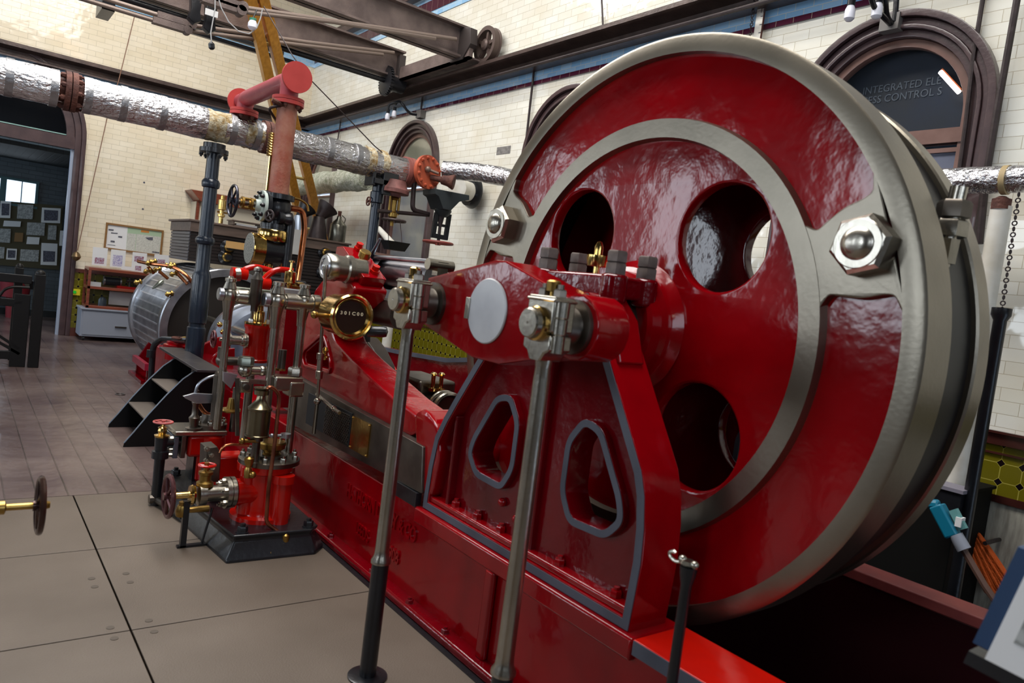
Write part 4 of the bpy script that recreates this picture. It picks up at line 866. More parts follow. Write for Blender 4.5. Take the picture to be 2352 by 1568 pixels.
# red forked levers under the chest
t = thing('valve_lever', 'pair of red forked rocking levers under the valve chest', 'lever', W(600, 640, 5.4))
for (a_, b_, c_, d_), y_ in (((548, 628), (568, 616), (588, 612), (624, 622)), 5.4), (((600, 650), (618, 628), (640, 618), (672, 622)), 5.2):
    p = [at(*k, 'y', y_) for k in (a_, b_, c_, d_)]
    MB().tube([p[0], p[1], p[2], p[3]], .022, 12, .1).build('lever_arm', REDB, t)
    MB().cyl(p[0]-V((.05, 0, 0)), p[0]+V((.06, 0, 0)), .042, n=24).build('lever_boss', REDB, t)
p = at(556, 630, 'y', 5.4)
MB().cyl(at(538, 630, 'y', 5.4), at(550, 630, 'y', 5.4), .05, n=20).build('lever_pin', STEEL, t)
MB().cyl(at(590, 640, 'y', 5.3), at(700, 655, 'y', 5.3), .03, n=20).build('cross_shaft', BLACK, t)
MB().box(1.95, 2.1, 5.25, 5.40, .55, at(600, 640, 'y', 5.3).z-.02).build('lever_post', REDD, t)
# brass lubricator standing by the downpipe
t = thing('lubricator', 'bright brass sight lubricator with mushroom cap beside the black downpipe', 'lubricator', at(663, 665, 'y', 4.6))
q = at(664, 662, 'y', 4.6)
MB().lathe(q, Z, [(0, .012), (.02, .02), (.03, .014), (.035, .034), (.04, .036), (.105, .036), (.11, .02), (.12, .010), (.165, .007), (.168, .018), (.178, .018), (.182, 0)], 24).build('body', BRASS, t)
MB().tube([q+V((.01, 0, .02)), q+V((.07, 0, .015)), q+V((.07, 0, -.03))], .014, 10, .02).lathe(q+V((.07, 0, .03)), Z, [(0, .012), (.006, .03), (.012, .03), (.018, .012)], 16).build('side_tap', BRASSD, t)
# ================================================================= FOREGROUND PUMP SET
def vz(px, py0, py1, y):          # top and bottom points of an upright at a given depth
    a = at(px, py0, 'y', y); b_ = at(px-.12*(py1-py0), py1, 'y', y); return a, V((a.x, a.y, b_.z))
t = thing('pump_set', 'red and steel twin upright pump set on a black cast base before the engine bed', 'pump', (1.5, 4.4, 0))
o0 = [(1.235, 3.80), (1.72, 3.78), (1.80, 3.86), (1.82, 5.20), (1.14, 5.20), (1.12, 5.0)]
o1 = inset(o0, .05)
b = MB(); n = len(o0)
b.add([(x, y, 0) for x, y in o0]+[(x, y, .02) for x, y in o0]+[(x, y, .10) for x, y in o1]+[(x, y, .135) for x, y in inset(o0, .035)], [tuple(range(3*n, 4*n))]+[(k*n+i, k*n+(i+1) % n, (k+1)*n+(i+1) % n, (k+1)*n+i) for k in range(3) for i in range(n)])
b.build('base', BLACK, t, bev=.01)
for x, y in ((1.33, 3.88), (1.70, 3.87), (1.30, 4.5), (1.25, 5.05)):
    MB().lathe((x, y, .0), Z, [(0, .05), (.12, .036), (.14, .036)], 16).bolt((x, y, .14), Z, .028, .03).build('base_bolt', BLACK, t)
# front cylinder
YF = 4.12
c0 = at(618, 1060, 'y', YF); zt = c0.z
cyf = MB().lathe((c0.x-.02, YF, .13), Z, [(0, .17), (.03, .17), (.04, .14), (.07, .13), (zt-.13-.05, .135), (zt-.13-.04, .155), (zt-.13, .155)], 44)
cyf = cyf.cyl((c0.x-.13, YF-.05, .18), (c0.x-.13, YF-.05, zt-.01), .045).build('front_cylinder', REDB, t)
qa, qb = vz(652, 1090, 1232, 3.98)
MB().lathe(qb, Z, [(0, .062), (.015, .062), (.02, .052), (qa.z-qb.z-.05, .052), (qa.z-qb.z-.045, .062), (qa.z-qb.z, .062)], 32).build('front_corner_post', REDB, t)
cov = MB().lathe((c0.x, YF, zt), Z, [(0, .172), (.025, .172), (.03, .16), (.035, .10), (.05, .10)], 48).build('cylinder_cover', STEELD, t)
for i in range(9): MB().bolt((c0.x+.148*math.cos(i*.7), YF+.148*math.sin(i*.7), zt+.025), Z, .016, .03).build('cover_bolt', STEEL, cov)
gp = at(625, 1020, 'y', YF); MB().lathe((gp.x, YF, zt+.04), Z, [(0, .07), (.02, .045), (gp.z-zt-.08, .045), (gp.z-zt-.06, .075), (gp.z-zt-.03, .08), (gp.z-zt-.02, .075), (gp.z-zt-.02, .03)], 32).build('brass_gland', BRASSD, cov)
for s1 in (-1, 1): MB().cyl((gp.x+s1*.05, YF, zt+.03), (gp.x+s1*.05, YF, gp.z+.05), .009, n=10).bolt((gp.x+s1*.05, YF, gp.z-.02), Z, .016, .02).build('gland_stud', STEEL, cov)
# flanged barrel valve with a handwheel, pointing left
vc = at(560, 1128, 'y', YF-.04); VX = lambda px: at(px, 1130, 'y', YF-.04).x
v_ = MB().cyl((c0.x-.05, vc.y, vc.z), (VX(540), vc.y, vc.z), .075, n=32).build('branch_neck', REDB, t)
fl = MB().lathe((VX(536), vc.y, vc.z), -X, [(0, .088), (.022, .088), (.024, .08), (.028, .08), (.03, .088), (.05, .088), (.052, .045), (.15, .045), (.152, .062), (.19, .062), (.195, .03)], 40)
boltring(fl, (VX(536)-.05, vc.y, vc.z), -X, .07, 6, .014, .022); fl.build('steel_valve_barrel', STEEL, t)
MB().lathe((VX(447), vc.y, vc.z), -X, [(0, .05), (.012, .055), (.024, .05), (.026, .02), (.15, .016)], 32).build('brass_stem', BRASS, t)
handwheel('handwheel', t, (VX(388), vc.y, vc.z), X, .108, .013, mat('red_and_steel_wheel', hx('6a4648'), .25, .7), 5)
q = at(470, 1115, 'y', YF-.04); MB().lathe(q, Z, [(0, .045), (.02, .045), (.03, .03), (.06, .03), (.065, .038), (.08, .038), (.085, .014), (.13, .012)], 20).build('brass_bonnet', BRASSD, t)
handwheel('small_red_wheel', t, at(476, 1068, 'y', YF-.04), Z, .042, .007, REDB, 4)
q = at(418, 1172, 'y', YF); MB().tube([q+V((-.0, 0, .05)), q, q+V((.14, 0, .0))], .02, 10).lathe(q, Z, [(-.03, .03), (.0, .035), (.03, .025)], 12).build('brass_drain', BRASSD, t)
q = at(424, 1150, 'y', YF-.02); q2 = at(416, 1224, 'y', 4.15); MB().bar((q2.x+.0, q.y, .0), (q2.x, q.y, q.z), .03, .03).bar((q2.x-.03, q.y, .006), (q2.x+.12, q.y, .006), .03, .012).tube([(q2.x+.1, q.y, .01), (q2.x+.14, q.y, q.z-.05)], .007, 6).build('support_leg', BLACK, t)
# rods and upper gear
def rod(px, y0, y1, y, rp, m_=STEEL, nm='upright_rod', par=None):
    a, b_ = vz(px, y0, y1, y); r = mm(rp, a); return MB().cyl(b_, a, r, n=20).build(nm, m_, par or t)
rod(697, 705, 1085, 4.2, 9.5); rod(637, 705, 1010, 4.2, 10); rod(527, 700, 985, 4.3, 8.5); rod(575, 860, 1015, 4.35, 9.5)
a, b_ = vz(666, 1072, 1092, 4.2); MB().cyl(b_-V((0, 0, .02)), a, mm(12, a), n=20).build('rod_ferrule', STEEL, t)
def balljoint(px, py, y, rp, neck, nm='ball_joint'):
    c = at(px, py, 'y', y); r = mm(rp, c)
    MB().ball(c, r, 1, 1, 1.15, 24).lathe(c, Z, [(r*.8, r*.85), (r*1.7, r*.55), (r*1.75, r*.7), (r*2.1, r*.7), (r*2.2, r*.35), (neck*r, r*.3)], 20).lathe(c, -Z, [(r*.7, r*.8), (r*1.9, r*.62), (r*3.2, r*.55)], 20).build(nm, STEEL, t); return c, r
c1, r1 = balljoint(637, 690, 4.2, 20, 2.2); c2_, r2 = balljoint(697, 692, 4.2, 18, 2.2); c3, r3 = balljoint(527, 677, 4.3, 18, 2.4)
MB().lathe(c1+V((-r1*1.0, 0, 0)), -X, [(0, r1*.8), (r1*.5, r1*.8), (r1*.6, r1*.7)], 24).build('pin_end', SILV, t)
MB().lathe(c3+V((-r3*.8, 0, 0)), -X, [(0, r3*.8), (r3*.5, r3*.8), (r3*.6, r3*.7)], 24).build('pin_end', SILV, t)
MB().lathe(c1, X, [(0, r1*.7), (.045, r1*.7), (.046, .048), (.11, .05), (.112, .044), (c2_.x-c1.x, .046), (c2_.x-c1.x+.05, .046), (c2_.x-c1.x+.052, .056), (c2_.x-c1.x+.09, .056)], 32).build('cross_sleeve', STEEL, t)
MB().lathe(c3, X, [(0, r3*.6), (.04, r3*.7), (.045, .036), (.1, .04)], 24).build('cross_sleeve', STEEL, t)
bm = at(588, 682, 'y', 4.42); MB().cbox(bm, .33, .05, .10).build('machined_beam', FINM, t, bev=.006)
bm = at(668, 672, 'y', 4.5); MB().cbox(bm, .17, .10, .05).build('beam_bracket', SILV, t, bev=.006)
q = at(585, 695, 'y', 4.25); r = mm(13, q); MB().lathe(q, Z, [(-.05, r*.6), (-.02, r*.6), (0, r), (.13, r), (.135, r*1.05), (.14, r), (.17, r*.5), (.18, r*.5), (.185, r*.75), (.20, r*.7), (.21, r*.2)], 28).build('steel_oil_pot', STEELD, t)
# upper red cylinder
q, qb = vz(593, 745, 830, 4.45); r = mm(28, q)
uc = MB().lathe(qb, Z, [(0, r), (.015, r*1.03), (.02, r*.97), (q.z-qb.z-.03, r*.97), (q.z-qb.z-.02, r*1.06), (q.z-qb.z, r*1.06)], 40).build('upper_cylinder', REDB, t)
MB().lathe(q, Z, [(0, r*1.08), (.012, r*1.08), (.014, r*.5), (.02, r*.45), (.08, r*.42), (.085, r*.3), (.15, r*.25)], 36).build('brass_cover', BRASS, uc)
for dx in (-.05, .05): MB().cyl(q+V((dx, -.02, 0)), q+V((dx, -.02, .13)), .009, n=10).bolt(q+V((dx, -.02, .01)), Z, .016, .025).build('cover_stud', STEEL, uc)
vl = at(555, 782, 'y', 4.42); VX = lambda px: at(px, 782, 'y', 4.42).x
MB().lathe((VX(566), vl.y, vl.z), -X, [(0, .045), (.01, .045), (.012, .034), (.03, .034), (.035, .028), (VX(558)-VX(522), .028), (VX(558)-VX(520), .04), (VX(558)-VX(515), .04), (VX(558)-VX(514), .012), (VX(558)-VX(496), .010)], 24).build('side_valve', STEEL, uc)
handwheel('side_handwheel', uc, (VX(490), vl.y, vl.z), X, .046, .007, mat('dark_red_wheel', hx('5c1c22'), .3, .3), 4)
# crosshead blocks
q = at(655, 878, 'y', 4.2); MB().cbox(q, .17, .13, .085).cbox(q+V((.05, -.01, -.03)), .09, .12, .09).build('crosshead_block', STEEL, t, bev=.01)
MB().hexn(at(677, 862, 'y', 4.18), Z, .042, .05).build('crosshead_nut', STEEL, t)
rod(650, 803, 850, 4.25, 9, STEELD, 'guide_stub'); q = at(644, 850, 'y', 4.25); MB().lathe(q, Z, [(0, .034), (.012, .034)], 20).build('brass_collar', BRASS, t)
q = at(563, 850, 'y', 4.25); MB().ball(q, .042).cyl(q, q+V((.12, 0, 0)), .026).ball(q+V((.10, 0, 0)), .032).build('lower_ball', STEEL, t)
MB().hexn(q+V((0, 0, .03)), Z, .046, .05).build('lower_nut', FINM, t)
q = at(561, 886, 'y', 4.25); MB().cbox(q, .07, .07, .07).build('pivot_block', STEEL, t, bev=.006); MB().cyl(q, q+V((0, -.05, 0)), .018, n=16).build('pivot_pin', STEELD, t)
q = at(510, 828, 'y', 4.4); MB().ball(q, .036).cyl(q, q+V((.11, 0, 0)), .026).cyl(q+V((-.0, 0, .0)), q+V((0, 0, .08)), .03).build('back_ball', STEELD, t)
q = at(505, 862, 'y', 4.35); MB().cyl(q+V((-.02, 0, 0)), q+V((.04, 0, -.0)), .03).lathe(q+V((.0, 0, -.26)), Z, [(0, .03), (.26, .034)], 20).build('guide_sleeve', STEELD, t)
q = at(480, 915, 'y', 4.4); q2 = at(425, 910, 'y', 4.4); MB().prism('y', PXY([(420, 909), (445, 902), (490, 905), (495, 925), (450, 926), (425, 914)], 'y', 4.4), 4.39, 4.41, bev=.003).build('rocking_plate', SILV, t)
MB().prism('y', PXY([(512, 853), (545, 860), (530, 892), (512, 875)], 'y', 4.22), 4.21, 4.235, bev=.003).build('link_plate', SILV, t)
MB().bar(at(570, 875, 'y', 4.2), at(615, 878, 'y', 4.2), .025, .025).build('link_bar', STEEL, t)
MB().bar(at(545, 868, 'y', 4.2), at(545, 1000, 'y', 4.2), .02, .02).build('side_link', STEELD, t)
MB().tube([at(448, 905, 'y', 4.42), at(455, 880, 'y', 4.42), at(480, 866, 'y', 4.42), at(500, 862, 'y', 4.42)], .009, 8, .1).build('bent_handle', SILV, t)
# steel lubricator flask with a copper swan neck
q, qb = vz(598, 930, 1003, 4.02); r = mm(26, q); H_ = q.z-qb.z
MB().lathe(qb, Z, [(0, r*.8), (.006, r*1.05), (.012, r*1.05), (.016, r*.98), (H_-.03, r*.98), (H_-.025, r*1.05), (H_-.015, r*1.05), (H_-.01, r*.95), (H_+.03, r*.42), (H_+.055, r*.36), (H_+.06, r*.62), (H_+.085, r*.66), (H_+.09, r*.5), (H_+.095, r*.7), (H_+.10, r*.7), (H_+.105, r*.3)], 36).build('lubricator_flask', mat('aged_brass_flask', hx('8a8068'), .25, .95, 0, var=hx('6c6450'), vs=6), t)
MB().lathe(qb, -Z, [(0, .035), (.02, .035), (.025, .022), (.14, .022), (.145, .03), (.17, .028)], 20).build('flask_stem', STEELD, t)
MB().tube([at(607, 898, 'y', 4.0), at(622, 886, 'y', 4.0), at(642, 905, 'y', 4.0), at(632, 1010, 'y', 3.95), at(618, 1110, 'y', 3.9), at(611, 1200, 'y', 3.88), at(640, 1222, 'y', 3.86), at(660, 1226, 'y', 3.84)], .011, 10, .03).build('copper_pipe', mat('dark_copper', hx('6e4030'), .3, .9, 0, var=hx('a8684c'), vs=8), t)
MB().tube([at(505, 1040, 'y', 4.0), at(512, 1025, 'y', 4.0), at(530, 1020, 'y', 4.0), at(572, 1022, 'y', 4.0)], .007, 8, .02).build('copper_pipe', COPP, t)
q = at(572, 1060, 'y', 3.98); MB().lathe(q, Z, [(-.09, .018), (-.05, .022), (-.03, .014), (0, .026), (.02, .026), (.03, .014)], 16).ball(q+V((.02, -.02, -.07)), .02).build('brass_cock', BRASSD, t)
q = at(577, 1012, 'y', 4.0); MB().cyl(q-V((.05, 0, 0)), q+V((.04, 0, 0)), .012).ball(q-V((.05, 0, 0)), .018).build('needle_valve', BRASSD, t)
q = at(655, 1240, 'y', 3.84); MB().lathe(q, Z, [(-.09, .014), (-.06, .024), (-.03, .016), (.0, .022), (.03, .022), (.04, .012)], 14).tube([q-V((0, 0, .05)), q+V((-.07, -.02, -.06))], .010, 8).torus(q+V((-.09, -.02, -.06)), X, .022, .005, 14, 6).build('drain_cock', BRASSD, t)
q = at(648, 1000, 'y', 4.05); MB().cyl(q+V((-.06, 0, 0)), q+V((.04, 0, 0)), .009, n=10).ball(q+V((-.06, 0, 0)), .014).cyl(q+V((.02, 0, -.012)), q+V((.02, 0, .012)), .03, n=16).build('rod_clamp', SILV, t)
# middle valve chest
MB().prism('y', PXY([(472, 1027), (497, 1024), (506, 1040), (502, 1106), (480, 1104), (470, 1080)], 'y', 4.30), 4.28, 4.42, bev=.006).build('middle_chest', STEELD, t)
for px, py in ((474, 1030), (484, 1043), (473, 1057), (486, 1072), (474, 1090)): MB().bolt(at(px, py, 'y', 4.28), -Y, .016, .025).build('chest_bolt', STEEL, t)
MB().box(1.30, 1.50, 4.42, 4.55, .14, .42).build('red_link_casting', REDB, t, bev=.02)
# back cylinder
YB = 4.85
bx = PXY([(429, 1000), (498, 1004), (492, 1108), (424, 1106)], 'y', YB)
xa, xb = bx[3][0], bx[1][0]; za, zb = .30, bx[0][1]
MB().box(xa, xb, YB, YB+.24, za, zb).cyl((xb-.02, YB+.08, .13), (xb-.02, YB+.08, zb), .10).build('back_cylinder', REDB, t, bev=.02)
MB().box(xa+.05, xb, YB+.03, YB+.2, .10, .32).build('back_foot', BLACK, t)
MB().box(xa-.09, xb+.06, YB-.02, YB+.26, zb, zb+.03).build('top_plate', STEEL, t, bev=.006)
for k, xx in enumerate((xa-.045, xa-.09)): MB().box(xx, xx+.03, YB-.01, YB+.25, za, zb-.005*k).build('side_flange', STEELD if k == 0 else mat('blue_grey_steel', hx('6c7684'), .35, .8), t, bev=.004)  # outer flange in a bluer steel than the inner one
for i in range(4):
    for yy in (YB+.01, YB+.20): MB().bolt((xa-.09, yy, za+(zb-za)*(.14+.24*i)), -X, .016, .025).build('flange_bolt', STEEL, t)
q = at(480, 982, 'y', YB+.1); cv = MB().lathe((q.x, YB+.1, zb+.03), Z, [(0, .11), (.03, .11), (.035, .06), (.09, .05)], 36).build('back_cover', STEELD, t)
for i in range(7): MB().bolt((q.x+.09*math.cos(i*.9), YB+.1+.09*math.sin(i*.9), zb+.06), Z, .018, .025).build('cover_bolt', STEEL, cv)
q = at(447, 985, 'y', YB); MB().lathe((q.x, YB+.03, zb+.03), Z, [(0, .05), (.015, .05), (.02, .025), (.06, .03), (.08, .035), (.10, .02), (.16, .018), (.18, .026), (.2, .02), (.26, .012)], 20).build('small_gland', STEELD, t)
rod(545, 890, 990, 4.9, 9, STEELD, 'back_rod')
q = at(530, 945, 'y', 4.9); MB().lathe(q, Z, [(0, .06), (.01, .065), (.02, .06), (.02, .03), (.09, .02)], 24).build('brass_gland', BRASSD, t)
MB().tube([at(455, 925, 'y', 4.95), at(470, 950, 'y', 4.95), at(510, 960, 'y', 4.95)], .014, 8, .05).build('copper_pipe', COPP, t)
# black standpipe and its red wheel valve
t = thing('standpipe', 'black standpipe with brass neck and small red handwheel left of the pump set', 'standpipe', (1.10, 4.86, 0))
q = at(364, 1003, 'y', 4.86); MB().lathe((1.10, 4.86, 0), Z, [(0, .03), (.16, .03), (q.z-.14, .032), (q.z-.135, .05), (q.z-.09, .05), (q.z-.085, .036), (q.z-.01, .04), (q.z, .04)], 20).build('pipe', BLACK, t)
MB().lathe((1.10, 4.86, q.z), Z, [(0, .042), (.012, .046), (.018, .022), (.04, .028), (.055, .022), (.06, .028), (.07, .012), (.09, .008)], 18).build('brass_neck', BRASS, t)
handwheel('handwheel', t, (1.10, 4.86, q.z+.095), Z, .055, .006, mat('pink_red_wheel', hx('b0504c'), .4), 5)
MB().cyl((1.12, 4.86, q.z-.04), (1.24, 4.88, q.z-.04), .028).build('side_branch', BLACK, t)
MB().tube([(1.10, 4.86, .04), (1.06, 4.86, .04)], .03, 10).tube([(1.10, 4.86, .035), (1.16, 4.62, .035), (1.18, 4.50, .035)], .022, 10).build('floor_pipe', STEELD, t)

# black steps
t = thing('steps', 'short black steel steps with curved stringers and two grey treads', 'steps', (1.45, 6.7, 0))
for yy in (6.36, 7.08):
    k = 0 if yy < 7 else 1
    o = [(1.16, .0), (1.165, .03), (1.23, .12), (1.33, .27), (1.45, .43), (1.56, .56), (1.64, .625), (1.72, .645), (1.80, .645), (1.80, .0)]
    MB().prism('y', o, yy, yy+.012).build('stringer', mat('black_step_steel', hx('08080a'), .4, 0, 0, spec=.3) if k == 0 else bpy.data.materials['black_step_steel'], t)
    MB().tube([(x, yy+.006, z+.002) for x, z in o[1:9]], .007, 6).build('bright_edge', mat('worn_bright_edge', hx('7c8490'), .3, .8) if k == 0 else bpy.data.materials['worn_bright_edge'], t)
TREAD = mat('grey_brown_tread', hx('6a6058'), .5, .3)
for x0, z0 in ((1.30, .215), (1.47, .43)): MB().box(x0, x0+.2, 6.37, 7.08, z0, z0+.015).build('tread', TREAD, t, bev=.003)
MB().box(1.62, 1.83, 6.20, 7.60, .648, .672).build('top_plate', mat('dark_top_plate', hx('4a4644'), .35, .4, 0, var=hx('38343a'), vs=9), t, bev=.004)
MB().box(1.812, 1.828, 6.3, 7.5, 0, .64).build('back_plate', BLACK, t)
tag(MB().torus(at(276, 905, 'z', .004), Z, .045, .006, 24, 6).build('floor_ring', mat('dull_floor_ring', hx('54504e'), .4, .6)), 'small dark lifting ring lying flush on the floorboards', 'ring')
# ================================================================= PIPES AND VALVES BY THE RIGHT WALL
t = thing('gate_valve', 'round orange bolted valve cover ending the foil pipe, with a capped nozzle', 'valve', at(985, 395, 'y', YP))
x0 = px_x(925)
b = MB().cyl((x0, YP, PZ-.02), (x0+.05, YP, PZ-.02), .165, n=40).cyl((x0+.055, YP, PZ-.02), (x0+.11, YP, PZ-.02), .165, n=40).cyl((x0+.1, YP, PZ-.02), (x0+.30, YP, PZ-.02), .12, n=32)
b.build('rusty_flange', mat('dull_red_brown_flange', hx('a06258'), .6, 0, 0, var=hx('7c4640'), vs=6), t)
c = at(985, 395, 'y', 7.15)
dr = V((.22, -.95, .05)).normalized()
b = MB().lathe(c-dr*.10, dr, [(0, .13), (.05, .13), (.055, .185), (.10, .185)], 44).build('valve_cover', ORNG, t)
vb = MB(); boltring(vb, c, dr, .155, 12, .016, .022)
a_ = dr.orthogonal().normalized(); b_ = dr.cross(a_)
for i in range(12):
    th = 2*PI*i/12; MB().bolt(c+(a_*math.cos(th)+b_*math.sin(th))*.155, dr, .018, .024).build('cover_bolt', ORNG, b)
MB().lathe(c+V((.03, 0, -.05)), (.75, -.65, -.1), [(0, .03), (.12, .035), (.13, .05), (.2, .06), (.26, .085), (.27, .08)], 20).build('nozzle', RUST, t)
MB().ball(c+dr*.03+V((-.04, 0, .02)), .035).cyl(c+dr*.03+V((-.04, 0, .02)), c+dr*.08+V((.06, 0, -.01)), .016).build('cock_handle', mat('pale_rust_cock', hx('8a7468'), .5, .6), t)
# second foil pipe to the right and along the wall
t = thing('wall_pipe', 'foil-wrapped pipe running from the orange valve behind the flywheel along the wall', 'pipe', (4.75, 4, 2.5))
foil([at(1018, 390, 'y', 7.25), at(1090, 395, 'y', 7.0), at(1170, 409, 'x', 4.75), at(1170, 409, 'x', 4.75)+V((0, -.3, -.2))], .10, amp=.010).build('foil_lagging', FOIL, t, ang=80)
foil([(4.75, 6.3, 2.63), (4.75, .4, 2.61)], .078, amp=.005).build('foil_lagging', FOIL, t, ang=80)
MB().lathe((4.75, 1.70, 2.61), Y, [(0, .07), (0, .084), (.03, .084), (.03, .07), (0, .07)], 32).build('tape_band', mat('yellowed_tape', hx('b09a70'), .6), t)
MB().cyl((4.75, 1.72, 2.50), (4.75, 1.72, 2.44), .05).ball((4.75, 1.72, 2.47), .05).build('pipe_clip', RUST, t)
SHADE_BOX_Z = at(2190, 1122, 'x', 4.68).z
t = thing('white_post', 'white-painted pipe post under the foil pipe at the right edge', 'post', (4.76, 1.72, SHADE_BOX_Z))
MB().lathe((4.76, 1.72, SHADE_BOX_Z), Z, [(0, .055), (2.46-SHADE_BOX_Z, .055)], 24).build('pipe', WHITEP, t)
# mossy lagged pipe
t = thing('lagged_pipe', 'ragged white-and-moss lagged pipe behind the yellow ladder', 'pipe', (4.75, 11.5, 2.85))
foil([at(655, 430, 'x', 4.72), at(760, 418, 'x', 4.72), at(848, 410, 'x', 4.72)], .165, amp=.02).build('lagging', MOSS, t, ang=80)
t = thing('wall_pipe', 'short pale lagged pipe stub with black round flange under the foil pipe', 'pipe', at(1075, 440, 'x', 4.9))
q = at(1050, 432, 'x', 4.75); q2 = at(1082, 442, 'x', 5.1)
MB().cyl(q, q2, .12, n=28).build('lagging', WHITEP, t); MB().lathe(q2, X, [(-.05, .17), (.02, .20), (.04, .20), (.05, .17)], 36).build('black_flange', BLACK, t)
# prop column with bracket
t = thing('pipe_column', 'black iron prop with clamp head under the right end of the foil pipe', 'column', (3.6, YP, 0))
q = at(866, 440, 'y', YP)
MB().lathe((3.62, YP, 0), Z, [(0, .06), (2.40, .055), (2.41, .075), (2.52, .075), (2.53, .06), (2.6, .06)], 24).build('shaft', BLUE, t)
MB().box(3.52, 3.80, YP-.12, YP+.12, 2.60, 2.66).box(3.62, 3.80, YP-.12, YP-.07, 2.5, 2.80).box(3.50, 3.54, YP-.10, YP+.1, 2.58, 2.74).build('clamp_head', BLACK, t, bev=.006)
handwheel('small_wheel', t, at(846, 462, 'y', YP), X, .045, .008, RUST, 4)
# rusty valve with brass yoke and horizontal handwheel
def U(px, py, y=7.3): return at(px, py, 'y', y)
t = thing('globe_valve', 'rusty hanging valve with brass yoke and dark horizontal handwheel', 'valve', U(905, 505))
MB().lathe(U(912, 415), (-.05, 0, -1), [(0, .10), (.06, .12), (.10, .15), (.14, .15), (.145, .07), (.18, .06)], 28).build('rusted_neck', mat('rust_pink_iron', hx('8c5a54'), .7, .1, 0, var=hx('5c3632'), vs=8), t)
for dx in (-.055, .055): MB().cyl(U(909, 440)+V((dx, 0, 0)), U(903, 492)+V((dx, 0, 0)), .014).build('yoke_rod', BRASSD, t)
MB().lathe(U(907, 452), (-.0, 0, -1), [(0, .04), (.02, .05), (.04, .03), (.16, .028), (.18, .05), (.22, .05), (.24, .02), (.32, .02)], 18).build('brass_spindle', BRASSD, t)
handwheel('handwheel', t, U(905, 506), Z, .125, .014, mat('dark_grey_wheel', hx('4a3e3c'), .5, .3), 5)
MB().tube([U(868, 484), U(985, 494)], .022, 10).build('cross_pipe', IRON, t)
MB().tube([U(958, 405), U(950, 430), U(947, 482), U(985, 492)], .028, 12, .06).build('bent_drain_pipe', IRON, t)
t = thing('yoke_valve', 'dark cast bracket and open yoke valve with a red-brown horizontal handwheel', 'valve', U(1006, 557, 7.2))
def U2(px, py): return at(px, py, 'y', 7.2)
MB().prism('y', PXY([(984, 434), (1062, 449), (1062, 460), (1040, 464), (1020, 484), (1002, 480), (992, 452), (984, 446)], 'y', 7.2), 7.05, 7.33, bev=.01).build('cast_bracket', mat('dark_green_grey_iron', hx('343a3c'), .5, .2), t)
MB().lathe(U2(1018, 478), -Z, [(0, .09), (.03, .10), (.07, .08), (.1, .05)], 24).build('neck', bpy.data.materials['dark_green_grey_iron'], t)
for a_, b_ in (((1003, 488), (994, 545)), ((1032, 492), (1023, 550))): MB().bar(U2(*a_), U2(*b_), .03, .05).build('yoke_leg', BLACK, t)
MB().bar(U2(998, 515), U2(1028, 520), .03, .03).build('yoke_bar', BLACK, t); MB().bar(U2(992, 540), U2(1026, 547), .05, .05).build('yoke_bar', BLACK, t)
MB().cyl(U2(1014, 490), U2(1006, 560), .018).lathe(U2(1014, 490), -Z, [(0, .045), (.15, .02)], 16).build('spindle', IRON, t)
handwheel('handwheel', t, U2(1006, 557), Z, .165, .015, mat('red_brown_wheel', hx('8c4038'), .5), 4)
q = at(907, 565, 'y', 6.9)
t = thing('hanging_tray', 'small black tray hanging on wires under the dark handwheel', 'tray', q-V((0, 0, .07)))
b = MB(); w0, w1 = .13, .09
b.add([q+V((sx*w0, sy*w0*.7, .045)) for sx, sy in ((-1, -1), (1, -1), (1, 1), (-1, 1))]+[q+V((sx*w1, sy*w1*.7, -.045)) for sx, sy in ((-1, -1), (1, -1), (1, 1), (-1, 1))], [(0, 1, 2, 3), (4, 5, 6, 7), (0, 1, 5, 4), (1, 2, 6, 5), (2, 3, 7, 6), (3, 0, 4, 7)]).build('tray', BLACK, t)
for sx in (-1, 1): MB().tube([q+V((sx*.08, 0, .04)), at(905+sx*14, 506, 'y', 7.3)], .004, 5).build('wire', IRON, t)
q, q2 = at(870, 525, 'x', 4.4), at(905, 565, 'x', 4.4)
tag(MB().tube([q, q2], .035, 12, taper=.05).build('lagged_nozzle', WHITEP), 'short white lagged pipe piece slanting behind the blue prop', 'pipe')
q = at(893, 745, 'x', 3.7); zt = q.z
t = thing('white_post', 'flaking white post standing before the olive tiles beyond the shafting', 'post', (q.x, q.y, 0)); MB().cyl((q.x, q.y, 0), q, .05).build('pipe', WHITEP, t)
q = at(868, 835, 'x', 4.3)
t = thing('barrel', 'drab round tub by the olive-tiled wall', 'tub', (q.x, q.y, 0))
MB().lathe((q.x, q.y, 0), Z, [(0, .26), (q.z-.08, .30), (q.z-.06, .32), (q.z, .32), (q.z, .29), (q.z-.03, .28), (q.z-.03, 0)], 32).build('body', BARREL, t)
# long dark beam / lagged pipe behind the shafting
tag(MB().bar(at(838, 582, 'x', 4.5), at(920, 598, 'x', 4.5), .10, .09).build('timber_beam', FRAME2), 'brown timber beam end between the casing and the tall window', 'beam')
q = at(772, 655, 'x', 3.6)

# ================================================================= LADDER
T0, T1 = at(575, 0, 'y', 9.25), at(694, 520, 'y', 11.75)
T0b, T1b = at(604, 0, 'y', 9.25), at(737, 528, 'y', 11.75)
def ext(a, b_, z): k = (z-a.z)/(b_.z-a.z); return a+(b_-a)*k
t = thing('ladder', 'tall varnished yellow timber ladder leaning up against the crane girder', 'ladder', ext(T0, T1, 0))
for a_, b_ in ((T0, T1), (T0b, T1b)): MB().bar(ext(a_, b_, 6.2), ext(a_, b_, 0), .12, .20, (0, 1, .5)).build('stile', WOOD, t, bev=.006)
for i in range(16):
    z = .5+i*.35; MB().cyl(ext(T0, T1, z), ext(T0b, T1b, z), .022, n=14).build('rung', RUNG, t)

